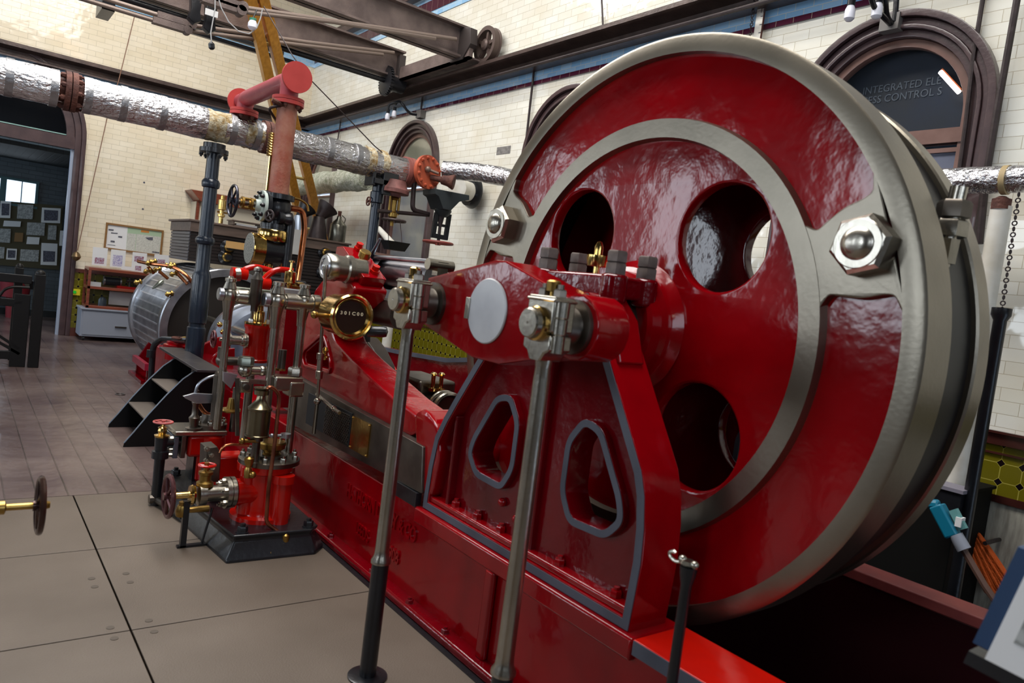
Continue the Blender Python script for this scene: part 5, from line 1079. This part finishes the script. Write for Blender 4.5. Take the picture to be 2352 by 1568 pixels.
# ================================================================= OVERHEAD CRANE
t = thing('overhead_crane', 'rusty brown overhead travelling crane of two trussed girders on rail wheels', 'crane', (0, 9.1, 4.43))
def girder(y0, z0, z1, x0=-5.0, x1=4.95):
    b = MB().box(x0, x1, y0-.012, y0+.012, z0, z1)
    b.build('girder_web', GIRD, t)
    for z in (z0, z1-.025): MB().box(x0, x1, y0-.10, y0+.10, z, z+.025).build('girder_flange', GIRD, t)
    for x in [x1-.9*k for k in range(12)]: MB().box(x-.06, x-.03, y0-.08, y0+.08, z0+.02, z1-.02).build('stiffener', GIRD, t) if k_ and x < 4 else None
k_ = False
girder(8.15, 4.47, 4.86); girder(9.80, 4.47, 4.86)
# end carriage with cast axle boxes and spoked wheels
MB().box(4.88, 4.94, 7.9, 10.3, 4.44, 4.62).box(4.88, 5.08, 7.9, 10.3, 4.44, 4.46).build('end_carriage', GIRD, t)
MB().prism('x', [(7.86, 4.60), (7.90, 4.80), (8.05, 4.84), (8.28, 4.82), (8.30, 4.44), (8.02, 4.44)], 4.86, 4.97, bev=.01).build('axle_box', mat('dark_cast_axle_box', hx('443c3a'), .5, .2), t)
MB().prism('x', [(9.70, 4.44), (9.70, 4.80), (9.95, 4.80), (10.2, 4.56), (10.2, 4.44)], 4.86, 4.96, bev=.01).build('axle_box', bpy.data.materials['dark_cast_axle_box'], t)
def rwheel(y, x=5.05, R_=.215):
    c = V((x, y, 4.425+R_)); b = MB().lathe(c+V((-.05, 0, 0)), X, [(0, R_*.82), (0, R_*1.06), (.02, R_*1.06), (.025, R_), (.09, R_), (.095, R_*1.06), (.11, R_*1.06), (.11, R_*.82), (0, R_*.82)], 48)
    for i in range(5):
        th = 2*PI*i/5+.4; b.bar(c, c+V((0, math.cos(th), math.sin(th)))*R_*.85, .04, .05, X)
    b.lathe(c+V((-.07, 0, 0)), X, [(0, .045), (.02, .07), (.13, .07)], 24); return b.build('rail_wheel', mat('rail_wheel_iron', hx('5c4c46'), .5, .4) if 'rail_wheel_iron' not in bpy.data.materials else bpy.data.materials['rail_wheel_iron'], t)
rwheel(7.84, 5.10); rwheel(10.25)
# gear and travelling shaft
g0 = at(882, 184, 'x', 4.7); b = MB().lathe(g0, X, [(0, .13), (.02, .19), (.06, .19), (.08, .12), (.3, .12)], 40)
for i in range(32):
    th = 2*PI*i/32; b.cbox(g0+V((.04, .20*math.cos(th), .20*math.sin(th))), .045, .02, .02, Matrix.Rotation(th, 3, 'X'))
b.build('gear', mat('dark_gear_iron', hx('2c2c30'), .4, .5), t)
MB().cyl(g0, (-3, g0.y, g0.z), .035, n=16).build('travelling_shaft', BLACK, t)
# truss rods
for y0, pa, pb_, pc_ in ((8.0, (1048, 90), (900, 68), (556, 17)), (8.0, (1000, 88), (765, 50), (552, 26)), (9.65, (905, 121), (700, 96), (440, 58)), (9.65, (880, 125), (690, 103), (430, 70))):
    A_, B_, D_ = at(*pa, 'y', y0), at(*pb_, 'y', y0), at(*pc_, 'y', y0)
    MB().tube([A_, B_, D_, V((D_.x-3, y0, D_.z))], .024, 10).build('truss_rod', mat('light_rod_iron', hx('8c7c72'), .5, .3) if 'light_rod_iron' not in bpy.data.materials else bpy.data.materials['light_rod_iron'], t)
    MB().lathe(D_, Y, [(-.06, .05), (.06, .05)], 16).cbox(D_-V((.2, 0, 0)), .36, .10, .07).build('rod_clevis', GIRD, t)
# lower rails and hangers of the crab
for yy, zz in ((10.45, 4.42), (10.9, 4.62)): MB().box(-5, 3.6, yy-.03, yy+.03, zz, zz+.05).build('crab_rail', BLACK, t)
for px, y0 in ((444, 38), (478, 60)):
    q = at(px, y0, 'y', 9.4); MB().prism('y', [(q.x-.07, q.z+.3), (q.x+.07, q.z+.3), (q.x+.05, q.z+.05), (q.x+.07, q.z-.05), (q.x, q.z-.10), (q.x-.07, q.z-.05), (q.x-.05, q.z+.05)], 9.3, 9.42, bev=.012).build('hanger_casting', BLACK, t)
MB().box(-2, .9, 8.3, 9.7, 4.88, 4.93).build('crab_deck', GIRD, t)
q = at(243, 12, 'y', 10.7); MB().box(q.x-.07, q.x+.07, 10.45, 10.95, 4.40, 4.70).build('rail_block', BLACK, t)
tag(MB().cbox(at(486, 30, 'y', 9.2), .14, .01, .07).build('paper_tag', CREAM), 'white paper tag on the crane hanger', 'tag')
# cables hanging from the crane
t = thing('hanging_plug', 'thin grey cable hanging from the crane with a black plug', 'cable', at(488, 108, 'y', 7.9))
MB().tube([at(495, -60, 'y', 7.9), at(494, 20, 'y', 7.9), at(484, 75, 'y', 7.9), at(486, 98, 'y', 7.9)], .006, 6).build('cable', mat('grey_cable', hx('a8a8a8'), .5), t)
MB().lathe(at(485, 96, 'y', 7.9), (.2, 0, -1), [(0, .012), (.02, .03), (.06, .03), (.075, .015)], 12).build('plug', BLACK, t)
t = thing('hanging_lamp', 'white bulb hanging beside the ladder on a looped grey cable', 'lamp', at(583, 60, 'y', 7.9))
pts = [at(*p_, 'y', 7.9) for p_ in ((500, -10), (508, 18), (525, 50), (548, 72), (572, 78), (590, 64), (599, 40), (603, 20))]
MB().tube(pts, .006, 6).build('cable', bpy.data.materials['grey_cable'], t)
MB().tube([at(590, 22, 'y', 7.9), at(581, 42, 'y', 7.9)], .008, 6).build('flex', BLACK, t)
MB().cyl(at(581, 42, 'y', 7.9), at(581, 47, 'y', 7.9), .035, n=14).build('lamp_holder', mat('green_lampholder', hx('3c8468'), .4), t)
MB().lathe(at(581, 47, 'y', 7.9), -Z, [(0, .03), (.03, .045), (.07, .045), (.09, .03), (.10, 0)], 18).build('bulb', BULB, t)
tag(MB().tube([at(606, 15, 'y', 7.9), at(672, 128, 'y', 7.4), at(712, 182, 'y', 7.2), at(790, 262, 'y', 7.2), at(860, 335, 'y', 7.2), at(878, 350, 'y', 7.2)], .006, 6).build('stay_wire', IRON), 'thin dark wire slanting from the crane to the foil pipe', 'wire')
tag(MB().tube([at(310, 33, 'y', 13.7), at(272, 187, 'y', 13.7), at(248, 262, 'y', 13.7), at(178, 575, 'y', 13.7)], .007, 6).build('stay_wire', mat('brown_cord', hx('84604c'), .7)), 'long thin brown cord down the far tiled wall', 'cord')
q = at(176, 578, 'y', 13.8); tag(MB().lathe(q, -Z, [(0, .02), (.03, .05), (.08, .07), (.12, .05), (.15, .01)], 14).build('cord_weight', mat('dull_bell_brass', hx('7c6648'), .4, .7)), 'small round brass weight hanging on the brown cord by the doorway', 'weight')

# conduits and lamp brackets on the right wall
def conduit(pts, r, label, x=XW-.04):
    tag(MB().tube([at(a_, b_, 'x', x) for a_, b_ in pts], r, 8, .05).build('conduit', IRON), label, 'conduit')
conduit([(1228, 148), (1210, 310), (1195, 420)], .014, 'thin dark conduit down the tiled wall left of the flywheel rim')
conduit([(973, 208), (967, 250)], .014, 'short conduit feeding the lamp bracket over the oval-topped window')
conduit([(785, 262), (776, 320)], .012, 'short bent conduit under the crane rail near the corner')
conduit([(2262, -30), (2236, 130), (2219, 280), (2200, 420)], .016, 'straight dark conduit crossing the big arched window moulding')
conduit([(2341, -30), (2318, 100), (2293, 240), (2266, 400), (2250, 560)], .022, 'dark leaning conduit down the tiles right of the big arched window', XW-.1)
conduit([(1382, 0), (1384, 40), (1385, 68)], .01, 'dark crack-like cable on the upper tiled wall')
tag(MB().tube([(XW-.22, 13.5, 4.20), (XW-.22, -3, 4.17)], .018, 8).build('rail_pipe', IRON), 'thin pipe running along under the crane rail of the right wall', 'pipe')
def lamp_bracket(label, pts2, bulbs, foot, x, s_=1):
    t = thing('lamp_bracket', label, 'lamp', at(*foot, 'x', XW-.04), 'lamp brackets on the right wall')
    MB().cbox(at(*foot, 'x', XW-.05), .08, .13*s_, .11*s_).build('base', mat('grey_bracket_base', hx('6c6864'), .5) if 'grey_bracket_base' not in bpy.data.materials else bpy.data.materials['grey_bracket_base'], t)
    for p_ in pts2: MB().tube([at(a_, b_, 'x', xx) for a_, b_, xx in p_], .018*s_, 10, .1).build('arm', BLACK, t)
    for a_, b_, xx in bulbs:
        q = at(a_, b_, 'x', xx); h_ = MB().cyl(q, q-V((0, 0, .05)), .026*s_, n=14).build('lamp_holder', BLACK, t)
        MB().lathe(q-V((0, 0, .05)), -Z, [(0, .022*s_), (.03, .034*s_), (.085*s_, .034*s_), (.10*s_, .02*s_), (.105*s_, 0)], 16).build('bulb', BULB, h_)
lamp_bracket('black two-armed lamp bracket with white bulbs over the narrow arched window', [[(963, 264, XW-.05), (940, 262, 5.05), (926, 240, 4.95), (916, 230, 4.9), (908, 240, 4.85)], [(960, 262, XW-.05), (938, 258, 5.1), (918, 232, 4.9), (905, 236, 4.8), (893, 240, 4.75), (891, 252, 4.75)]], [(907, 246, 4.85), (892, 252, 4.75)], (966, 263), 5)
lamp_bracket('black lamp bracket with white bulbs above the big arched window', [[(2048, 58, XW-.05), (2030, 40, 5.0), (2006, 14, 4.85), (2000, -10, 4.8)], [(2052, 58, XW-.05), (2036, 40, 5.05), (2034, 0, 4.95), (2034, -20, 4.95)], [(2054, 50, XW-.08), (2058, 20, XW-.08), (2060, -20, XW-.08)]], [(1957, -3, 4.9), (2020, -10, 4.9)], (2048, 54), 5, 1.05)
# gauge strip with ticks, and its chain
q0, q1 = at(1742, -40, 'x', XW-.06), at(1737, 110, 'x', XW-.06)
t = thing('gauge_strip', 'pale upright measuring strip with black ticks above the flywheel', 'measuring strip', (XW-.06, q1.y, q1.z-.2))
MB().box(XW-.075, XW-.06, q1.y-.034, q1.y+.034, q1.z-.2, q0.z+.4).build('strip', WHITEP, t)
MB().box(XW-.077, XW-.06, q1.y-.040, q1.y-.034, q1.z-.2, q0.z+.4).build('brown_edge', RUST, t)
for i in range(9):
    z = q1.z-.15+i*.066; MB().box(XW-.078, XW-.0752, q1.y-.034, q1.y-.012, z, z+.005).build('tick', INK, t)
q = at(1747, 24, 'x', XW-.08); MB().text('13', .05, .001, (XW-.078, q1.y+.0, q.z-.02), (0, -1, 0), Z).build('numeral', INK, t)
def chain(a, b_, r, label, n=None):
    a, b_ = V(a), V(b_); d = b_-a; L = d.length; n = int(L/(r*2.6)); mb = MB()
    for i in range(n):
        c = a+d*(i+.5)/n; mb.torus(c, X if i % 2 else Y, r, r*.32, 8, 4)
    return tag(mb.build('chain', IRON), label, 'chain')
chain(at(1735, -20, 'x', XW-.1), at(1722, 92, 'x', XW-.1), .014, 'fine chain hanging beside the pale measuring strip')
# missing-tile patch
q = at(1157, 345, 'x', XW); tag(MB().box(XW-.006, XW, q.y-.14, q.y+.14, q.z-.045, q.z+.045).build('tile_patch', mat('bare_grey_mortar', hx('8c8884'), .9, 0, 0, var=hx('6c6866'), vs=30)), 'grey patch where a white tile is missing left of the flywheel', 'patch')

# ================================================================= RIGHT FOREGROUND
q = at(2310, 708, 'x', 4.6)
t = thing('black_tube', 'black upright tube on a chain at the right wall', 'tube', (4.6, 1.575, 0))
MB().lathe((4.6, 1.575, .02), Z, [(0, .034), (q.z-.09, .034), (q.z-.06, .05), (q.z-.02, .05)], 20).build('tube', BLACK, t)
chain((4.6, 1.575, q.z-.02), at(2341, 440, 'x', 4.6), .012, 'rusty chain rising from the black tube to the ceiling')
t = thing('hose_lock', 'bright blue plastic clip tool on a pole beyond the pit edge', 'tool', at(2190, 1235, 'x', 4.3))
R4 = lambda px, py: at(px, py, 'x', 4.3)
MB().tube([R4(2135, 1158), R4(2158, 1160)], .03, 10).bar(R4(2152, 1160), R4(2190, 1232), .07, .07, X).build('blue_body', TEAL, t, bev=.01)
MB().bar(R4(2190, 1170), R4(2213, 1215), .04, .03, X).build('pale_blue_side', mat('pale_teal_plastic', hx('6aa0a0'), .4), t)
MB().cbox(R4(2205, 1198), .05, .03, .05).build('white_label', CREAM, t)
MB().cyl(R4(2195, 1228), R4(2215, 1262), .035).build('grey_neck', SLATE, t)
MB().tube([R4(2212, 1260), R4(2262, 1345), R4(2300, 1400), R4(2330, 1500)], .018, 8).build('pole', mat('brown_pole', hx('5c4238'), .5), t)
q = at(2192, 1120, 'x', 4.6); t = thing('clamp_box', 'small dark box with worn grey top fixed above the blue tool', 'box', q)
MB().cbox(q+V((0, 0, -.07)), .16, .14, .12).build('box', BLACK, t); MB().cbox(q, .18, .16, .02).build('worn_top', mat('worn_grey_top', hx('7c7884'), .5), t)
tag(MB().box(4.68, XW-.05, 1.66, 3.4, 0, SHADE_BOX_Z-.02).box(4.66, XW-.05, 1.64, 3.42, SHADE_BOX_Z-.02, SHADE_BOX_Z).build('shade_box', mat('shade_box_black', hx('070605'), .75, spec=.2), bev=.005), 'low near-black box added to stand for the shade on the wall tiles behind the flywheel', 'cupboard')  # box added in near-black to stand for shade on the tiles
# orange rope coil
t = thing('rope_coil', 'coil of bright orange rope hanging against the whitewashed wall', 'rope', at(2262, 1290, 'x', 5.08))
b = MB(); c = at(2266, 1292, 'x', 5.08)
MB().cyl(c+V((-.08, 0, .13)), (XW, c.y, c.z+.13), .012).build('peg', IRON, t)
for i in range(9):
    A3, B3 = V((0, -.58, -.81)), V((0, -.81, .58)); pts = []
    for k in range(33):
        th = 2*PI*k/32; sq = 1-.35*math.cos(th)
        pts.append(c+A3*(.155+.006*(i % 3))*math.cos(th)+B3*((i-4)*.0115*(1.25-.5*math.cos(th)*-1)+.006*math.sin(th))+V((-.03*math.sin(th)+.004*(i % 2), 0, 0)))
    b = MB().tube(pts, .012, 8).build('rope_turn', ORANGE, t)
# information panel
NP = at(2300, 1400, 'x', 1.70)
t = thing('information_panel', 'tilted information board with blue frame and white printed sheet at lower right', 'panel', (NP.x, NP.y, 0))
pl = lambda a_, b_, k=0: at(a_, b_, 'x', 1.70)+V((k, 0, 0))
c0, c1, c2_, c3 = pl(2338, 1255), pl(2234, 1475), pl(2560, 1640), pl(2640, 1340)
U_ = (c1-c0); V_ = (c2_-c1); nn = U_.cross(V_).normalized(); nn = -nn if nn.x > 0 else nn
def slab(p, u, v, lo, hi, mb=None):
    mb = mb or MB(); q = [p, p+u, p+u+v, p+v]; return mb.add([k+nn*lo for k in q]+[k+nn*hi for k in q], [(0, 1, 2, 3), (4, 7, 6, 5), (0, 4, 5, 1), (1, 5, 6, 2), (2, 6, 7, 3), (3, 7, 4, 0)])
slab(c0, U_, V_, -.03, 0).build('blue_board', BLUEP, t)
slab(c0+V_*.13+U_*.10, U_*.98, V_*.86, .0005, .004).build('white_sheet', CREAM, t)
for fu, fv, su, sv in ((.30, .34, .10, .3), (.52, .26, .30, .2), (.52, .56, .3, .3)):
    slab(c0+V_*fv+U_*fu, U_*su, V_*sv, .0042, .005).build('printed_block', PAPER, t)
slab(c1+U_*.09, U_*.13, V_, -.05, .0).build('dark_lower_rail', BLACK, t)
MB().cyl((c1+V_*.5+V((.05, 0, 0))), V(((c1+V_*.5).x+.05, (c1+V_*.5).y, 0)), .03).build('stand', BLACK, t)
# black hooked post by the bed
t = thing('hooked_post', 'thin black post with a curled steel hook standing before the red bed', 'post', (1.6, 1.175, 0))
q = at(1580, 1300, 'x', 1.6)
MB().lathe((1.6, 1.175, 0), Z, [(0, .04), (.01, .04), (.012, .016), (q.z-.05, .015), (q.z-.02, .022), (q.z, .024)], 16).build('post', BLACK, t)
MB().lathe(q, Z, [(0, .018), (.008, .024), (.016, .018)], 14).ball(q+V((0, -.02, .01)), .012).ball(q+V((0, .02, .012)), .012).build('chrome_collar', STEEL, t)
MB().tube([q+V((0, .01, .01)), at(1552, 1290, 'x', 1.6), at(1540, 1278, 'x', 1.6), at(1537, 1268, 'x', 1.6), at(1548, 1265, 'x', 1.6), at(1552, 1270, 'x', 1.6)], .005, 8, .02).build('hook', STEEL, t)
# brass spindle and dark handwheel at the left edge
t = thing('valve_spindle', 'brass valve spindle with dark oval-looking handwheel reaching in from the left edge', 'valve', (-.15, 3.0, 0))
q = at(92, 1160, 'y', 3.0)
handwheel('handwheel', t, q, X, .095, .011, mat('bronze_dark_wheel', hx('4a3630'), .2, .6), 5)
MB().lathe(q+V((.03, 0, 0)), -X, [(0, .012), (.02, .018), (.025, .01), (.05, .012), (.13, .012), (.135, .024), (.16, .024), (.165, .015), (.18, .05), (.195, .05), (.2, .02), (.42, .02)], 20).build('brass_spindle', BRASSD, t)
MB().lathe((q.x-.32, q.y, 0), Z, [(0, .06), (.02, .06), (.025, .03), (q.z-.06, .03), (q.z-.05, .05), (q.z+.05, .05), (q.z+.06, .03)], 20).build('standpipe', BLACK, t)
MB().cyl(q+V((-.165, 0, -.04)), q+V((-.165, 0, -.065)), .012).build('stud', BLACK, t)

# ================================================================= FAR WALL: CABINET, POSTERS, GATE
t = thing('display_cabinet', 'grey drawer cabinet on castors with reddish wooden glass case on top', 'cabinet', (2.25, 13.6, 0))
CX0, CX1, CY0, CY1 = 1.66, 3.1, 13.38, 13.88
MB().box(CX0, CX1, CY0, CY1, .07, .50).box(CX0-.02, CX1+.02, CY0-.03, CY1, .50, .53).build('grey_base', SLATE, t, bev=.006)
dw = MB().box(CX0+.03, CX1-.03, CY0-.012, CY0, .10, .47).build('drawer', SLATE, t, bev=.004)
MB().box(2.15, 2.32, CY0-.035, CY0-.012, .245, .265).build('handle', STEELD, dw)
for x in (CX0+.06, CX1-.06): MB().cyl((x-.015, CY0+.05, .035), (x+.015, CY0+.05, .035), .035, n=16).build('castor', BLACK, t)
for z in (.53, .84, 1.14): MB().box(CX0+.05, CX1-.05, CY0, CY1, z, z+.045).build('case_rail', REDWOOD, t, bev=.004)
for x in (CX0+.05, CX1-.09):
    for y in (CY0, CY1-.04): MB().box(x, x+.04, y, y+.04, .53, 1.14).build('case_post', REDWOOD, t)
MB().box(CX0+.07, CX1-.07, CY0+.01, CY0+.014, .57, 1.14).build('glass_front', GLASSC, t)
MB().box(CX0+.40, CX1-.09, CY0+.2, CY0+.21, .60, .82).build('white_backing', CREAM, t)
q = at(234, 703, 'y', 13.5); tag(MB().lathe((q.x, 13.5, .575), Z, [(0, .06), (.10, .058), (.14, .03), (.15, 0)], 20).build('dome', mat('dark_blue_dome', hx('38424c'), .4)), 'dark blue dome on the lower shelf of the glass case', 'dome')
tag(MB().cbox((1.83, 13.42, .92), .15, .01, .07).build('caption_card', CREAM), 'white caption card at the left end of the case shelf', 'card')
t = thing('model_engine', 'black and silver model engine displayed on a red plinth inside the glass case', 'model', (2.3, 13.6, .885))
MB().box(2.15, 2.9, 13.48, 13.72, .885, .925).build('plinth', REDB, t)
MB().cyl((1.98, 13.6, .98), (2.2, 13.6, .98), .07).build('boiler', BLACK, t)
for x in (1.96, 2.2): MB().lathe((x, 13.6, .98), X, [(0, .075), (.02, .075)], 24).build('boiler_end', SILV, t)
for x in (2.35, 2.5, 2.65): MB().cyl((x, 13.6, .925), (x, 13.6, 1.06), .02).lathe((x, 13.6, 1.02), X, [(-.05, .03), (.05, .03)], 12).build('column', STEELD, t)
MB().torus((2.45, 13.6, 1.0), Y, .05, .008).build('small_flywheel', STEELD, t)
def sheet(name, corners, y, label, pic=None, cat='notice', grp=None, th=.004, rot=0):
    xz = PXY(corners, 'y', y); t = thing(name, label, cat, (sum(a for a, b_ in xz)/4, y, min(b_ for a, b_ in xz)), grp)
    MB().prism('y', xz, y-th, y).build('sheet', CREAM, t)
    if pic:
        for pc, m_ in pic: MB().prism('y', PXY(pc, 'y', y), y-th-.001, y-th-.0002).build('picture', m_, t)
    return t
K = lambda u, v: (160+u/3.92, 440+v/3.92)
sheet('display_sheet', [K(211, 497), K(345, 510), K(330, 672), K(198, 658)], 13.55, 'leftmost white sheet on the glass case, with a red machine picture', [([K(228, 590), K(312, 598), K(306, 652), K(222, 645)], PHOTO)], 'sheet', 'printed sheets on the case')
sheet('display_sheet', [K(375, 518), K(507, 532), K(494, 690), K(361, 675)], 13.55, 'white sheet on the glass case with a large violet machine picture', [([K(392, 566), K(478, 577), K(470, 675), K(385, 665)], PHOTOB)], 'sheet', 'printed sheets on the case')
sheet('display_sheet', [K(568, 543), K(698, 556), K(684, 728), K(553, 713)], 13.55, 'white sheet with two small pictures behind the copper drain pipes', [([K(584, 578), K(668, 586), K(663, 635), K(580, 628)], PHOTO), ([K(592, 666), K(645, 671), K(642, 712), K(588, 706)], PHOTO)], 'sheet', 'printed sheets on the case')
sheet('display_sheet', [K(765, 562), K(900, 575), K(890, 650), K(757, 640)], 13.57, 'rightmost white sheet partly behind the silver cylinder', [([K(795, 608), K(860, 614), K(855, 645), K(790, 640)], PHOTO)], 'sheet', 'printed sheets on the case')
sheet('caption_card', [K(468, 668), K(582, 680), K(578, 712), K(463, 700)], 13.50, 'small white caption card at the front edge of the case top', None, 'card')
t = thing('notice_board', 'brown-framed notice board with white diagrams and a pale green printed poster', 'notice board', at(308, 585, 'y', 13.95))
fr = PXY([K(327, 276), K(846, 349), K(822, 585), K(303, 512)], 'y', YW)
MB().prism('y', fr, YW-.03, YW, [inset(fr, .03)]).build('frame', mat('tan_frame_wood', hx('8a6438'), .5), t)
MB().prism('y', inset(fr, .02), YW-.012, YW-.002).build('backing', CREAM, t)
MB().prism('y', PXY([K(522, 320), K(826, 365), K(805, 560), K(505, 535)], 'y', YW), YW-.0135, YW-.0122).build('green_poster', PAPERG, t)
for pc in ([K(520, 372), K(598, 382), K(583, 545), K(506, 535)], [K(602, 380), K(820, 408), K(802, 562), K(588, 545)]): MB().prism('y', PXY(pc, 'y', YW), YW-.0145, YW-.0137).build('print_column', mat('pale_newsprint', hx('d2d2c8'), .8, 0, 0, var=hx('b8b8b0'), vs=60), t)
MB().prism('y', PXY([K(642, 343), K(715, 352), K(713, 372), K(640, 364)], 'y', YW), YW-.016, YW-.0147).build('title_label', mat('orange_label', hx('c8823c'), .6), t)
for pc in ([K(350, 335), K(395, 340), K(393, 352), K(348, 347)], [K(372, 366), K(432, 372), K(430, 380), K(370, 374)], [K(436, 398), K(472, 402), K(470, 416), K(434, 411)], [K(368, 438), K(405, 443), K(403, 458), K(366, 452)], [K(340, 473), K(410, 482), K(410, 486), K(340, 477)], [K(678, 412), K(748, 410), K(746, 438), K(710, 436)], [K(742, 536), K(806, 545), K(804, 556), K(740, 547)]): MB().prism('y', PXY(pc, 'y', YW), YW-.0165, YW-.0145).build('drawing', INK, t)
# switch on the far dado and shelf by the door
q = at(172, 670, 'y', YW); t = thing('switch_box', 'yellow switch plate with a green button by the doorway', 'switch', (q.x, YW-.04, q.z-.05)); MB().box(q.x-.05, q.x+.07, YW-.06, YW-.012, q.z-.05, q.z+.05).build('plate', mat('yellow_plate', hx('d8c81c'), .4), t); MB().cyl((q.x-.01, YW-.075, q.z), (q.x-.01, YW-.06, q.z), .025).build('green_button', mat('green_button', hx('28c832'), .3), t)
# cupboard with canopy behind the casing
t = thing('wall_cupboard', 'pale wall cupboard with a brown wooden cornice behind the blue column', 'cupboard', at(500, 520, 'y', 13.5))
xz = PXY([(452, 462), (640, 480), (640, 560), (448, 545)], 'y', 13.6)
MB().box(xz[0][0], xz[1][0], 13.6, YW, xz[3][1], xz[0][1]).build('body', mat('cream_cupboard', hx('d8d0bc'), .6), t)
MB().box(xz[0][0], xz[0][0]+.05, 13.58, 13.62, xz[3][1], xz[0][1]).build('corner_trim', REDWOOD, t)
MB().prism('y', [(xz[0][0]-.13, xz[0][1]+.18), (xz[1][0]+.1, xz[0][1]+.18), (xz[1][0], xz[0][1]), (xz[0][0]+.04, xz[0][1])], 13.5, YW, bev=.01).build('cornice', REDWOOD, t)
for px, py in ((331, 419), (328, 480)): q = at(px, py, 'y', YW); tag(MB().cyl((q.x, YW-.005, q.z), (q.x, YW, q.z), .016, n=10).build('wall_plug', INK), 'small dark fixing hole in the far tiled wall', 'hole', 'fixing holes in the far wall')

# side room pinboard
def S17(u, v): return (u/2.614, 400+v/2.614)
def pb(c): return PXY([S17(*p_) for p_ in c], 'y', 16.97)
t = thing('pinboard', 'olive pinboard on the painted brick wall of the side room', 'pinboard', at(60, 600, 'y', 16.97))
MB().prism('y', pb([(-330, 130), (0, 158), (380, 190), (355, 575), (0, 545), (-340, 515)]), 16.965, 17).build('board', BOARD, t)
for k, (u0, v0, u1, v1, kind) in enumerate([(0, 160, 66, 262, 'p'), (103, 180, 200, 268, 'g'), (248, 200, 365, 292, 'p'), (20, 278, 126, 314, 'w'), (160, 288, 270, 366, 'g'), (287, 306, 340, 393, 'g'), (-10, 325, 65, 410, 'g'), (86, 350, 140, 405, 'b'), (160, 375, 238, 420, 'w'), (-20, 435, 28, 505, 'g'), (38, 445, 102, 512, 'p'), (120, 450, 234, 522, 'g'), (245, 412, 345, 545, 'p'), (357, 338, 418, 430, 'r'), (-130, 150, -30, 250, 'g'), (-140, 280, -30, 400, 'p')]):
    sl = .05*(u1-u0); c4 = [(u0+4, v0), (u1, v0+sl), (u1-5, v1+sl*.4), (u0-2, v1-sl*.4)]
    where = {'p': 'photograph', 'g': 'grey print', 'w': 'white strip', 'b': 'brown card', 'r': 'white sheet with red block'}[kind]
    pos = ['top edge, left of the small window pane', 'top row below the window', 'top right corner', 'second row, left', 'centre of the second row', 'right part of the second row', 'middle of the left edge', 'centre of the board', 'under the central grey print', 'bottom left corner', 'bottom row beside the corner print', 'centre of the bottom row', 'bottom right corner', 'wall right of the board', 'upper left beyond the doorway', 'left beyond the doorway'][k]
    xz = pb(c4); t = thing('pinned_sheet', where+' pinned at the '+pos, 'sheet', (xz[3][0], 16.96, xz[3][1]), 'sheets pinned in the side room')
    mm_ = {'p': CREAM, 'g': PAPER, 'w': CREAM, 'b': mat('brown_card', hx('8a6a44'), .8) if 'brown_card' not in bpy.data.materials else bpy.data.materials['brown_card'], 'r': CREAM}[kind]
    MB().prism('y', xz, 16.955, 16.963).build('sheet', mm_, t)
    if kind in 'pr':
        i0, i1 = (.14, .2) if kind == 'p' else (.3, .45); w_, h_ = u1-u0, v1-v0
        f = 1 if k != 12 else 0
        in4 = [(u0+w_*i0, v0+h_*(i0 if f else .35)), (u1-w_*i0, v0+h_*(i0 if f else .35)+sl), (u1-w_*i0-3, v1-h_*.15), (u0+w_*i0-1, v1-h_*.15)]
        MB().prism('y', pb(in4), 16.953, 16.9548).build('picture', INK if kind == 'p' else PHOTO, t)
# gate of black timber in the doorway
GB = mat('black_varnished_timber', hx('0a0706'), .45, 0, 0, spec=.3)
t = thing('timber_gate', 'black varnished timber gate with braces and round-topped posts at the left edge', 'gate', (.4, 10.4, 0))
g_ = at(70, 842, 'z', 0); gx = g_.x
def gp(x, y, h, w=.055):
    b = MB().box(x-w, x+w, y-w, y+w, 0, h-.02); b.lathe((x, y, h-.02), Z, [(0, w*.98), (.03, w*.85), (.05, w*.4), (.055, 0)], 16); return b.build('post', GB, t, bev=.008)
gp(gx+.02, 10.40, at(80, 625, 'y', 10.4).z); gp(gx-.16, 10.95, at(57, 612, 'y', 10.9).z, .045); 
MB().box(gx-.22, gx-.06, 10.37, 10.43, 0, at(60, 676, 'y', 10.4).z).build('gate_stile', GB, t, bev=.006)
for py, th in ((628, .10), (685, .09), (805, .10)):
    z = at(20, py, 'y', 10.4).z; MB().box(-1.2, gx-.06, 10.375, 10.425, z-th, z).build('rail', GB, t, bev=.006)
for a_, b_ in (((-30, 752), (42, 800)), ((-30, 700), (50, 694)), ((-30, 770), (44, 812))):
    MB().bar(at(*a_, 'y', 10.4), at(*b_, 'y', 10.4), .03, .06, Y).build('brace', GB, t)
MB().tube([at(68, 660, 'y', 10.36), at(30, 658, 'y', 10.36), at(10, 664, 'y', 10.36), at(-5, 685, 'y', 10.36)], .016, 8, .08).build('latch_hoop', GB, t)
MB().bar(at(57, 640, 'y', 10.9), at(72, 655, 'y', 10.45), .04, .10).build('top_link', GB, t)
q = at(34, 690, 'y', 16.3)
t = thing('fire_bucket', 'dim red bucket standing in the side room behind the gate', 'bucket', (q.x, 16.4, 0))
MB().lathe((q.x, 16.4, 0), Z, [(0, .12), (q.z+.05, .14), (q.z+.06, .22), (q.z+.38, .25), (q.z+.38, .23)], 24, cap=False).build('bucket', mat('dull_red_bucket', hx('7c2028'), .5), t)
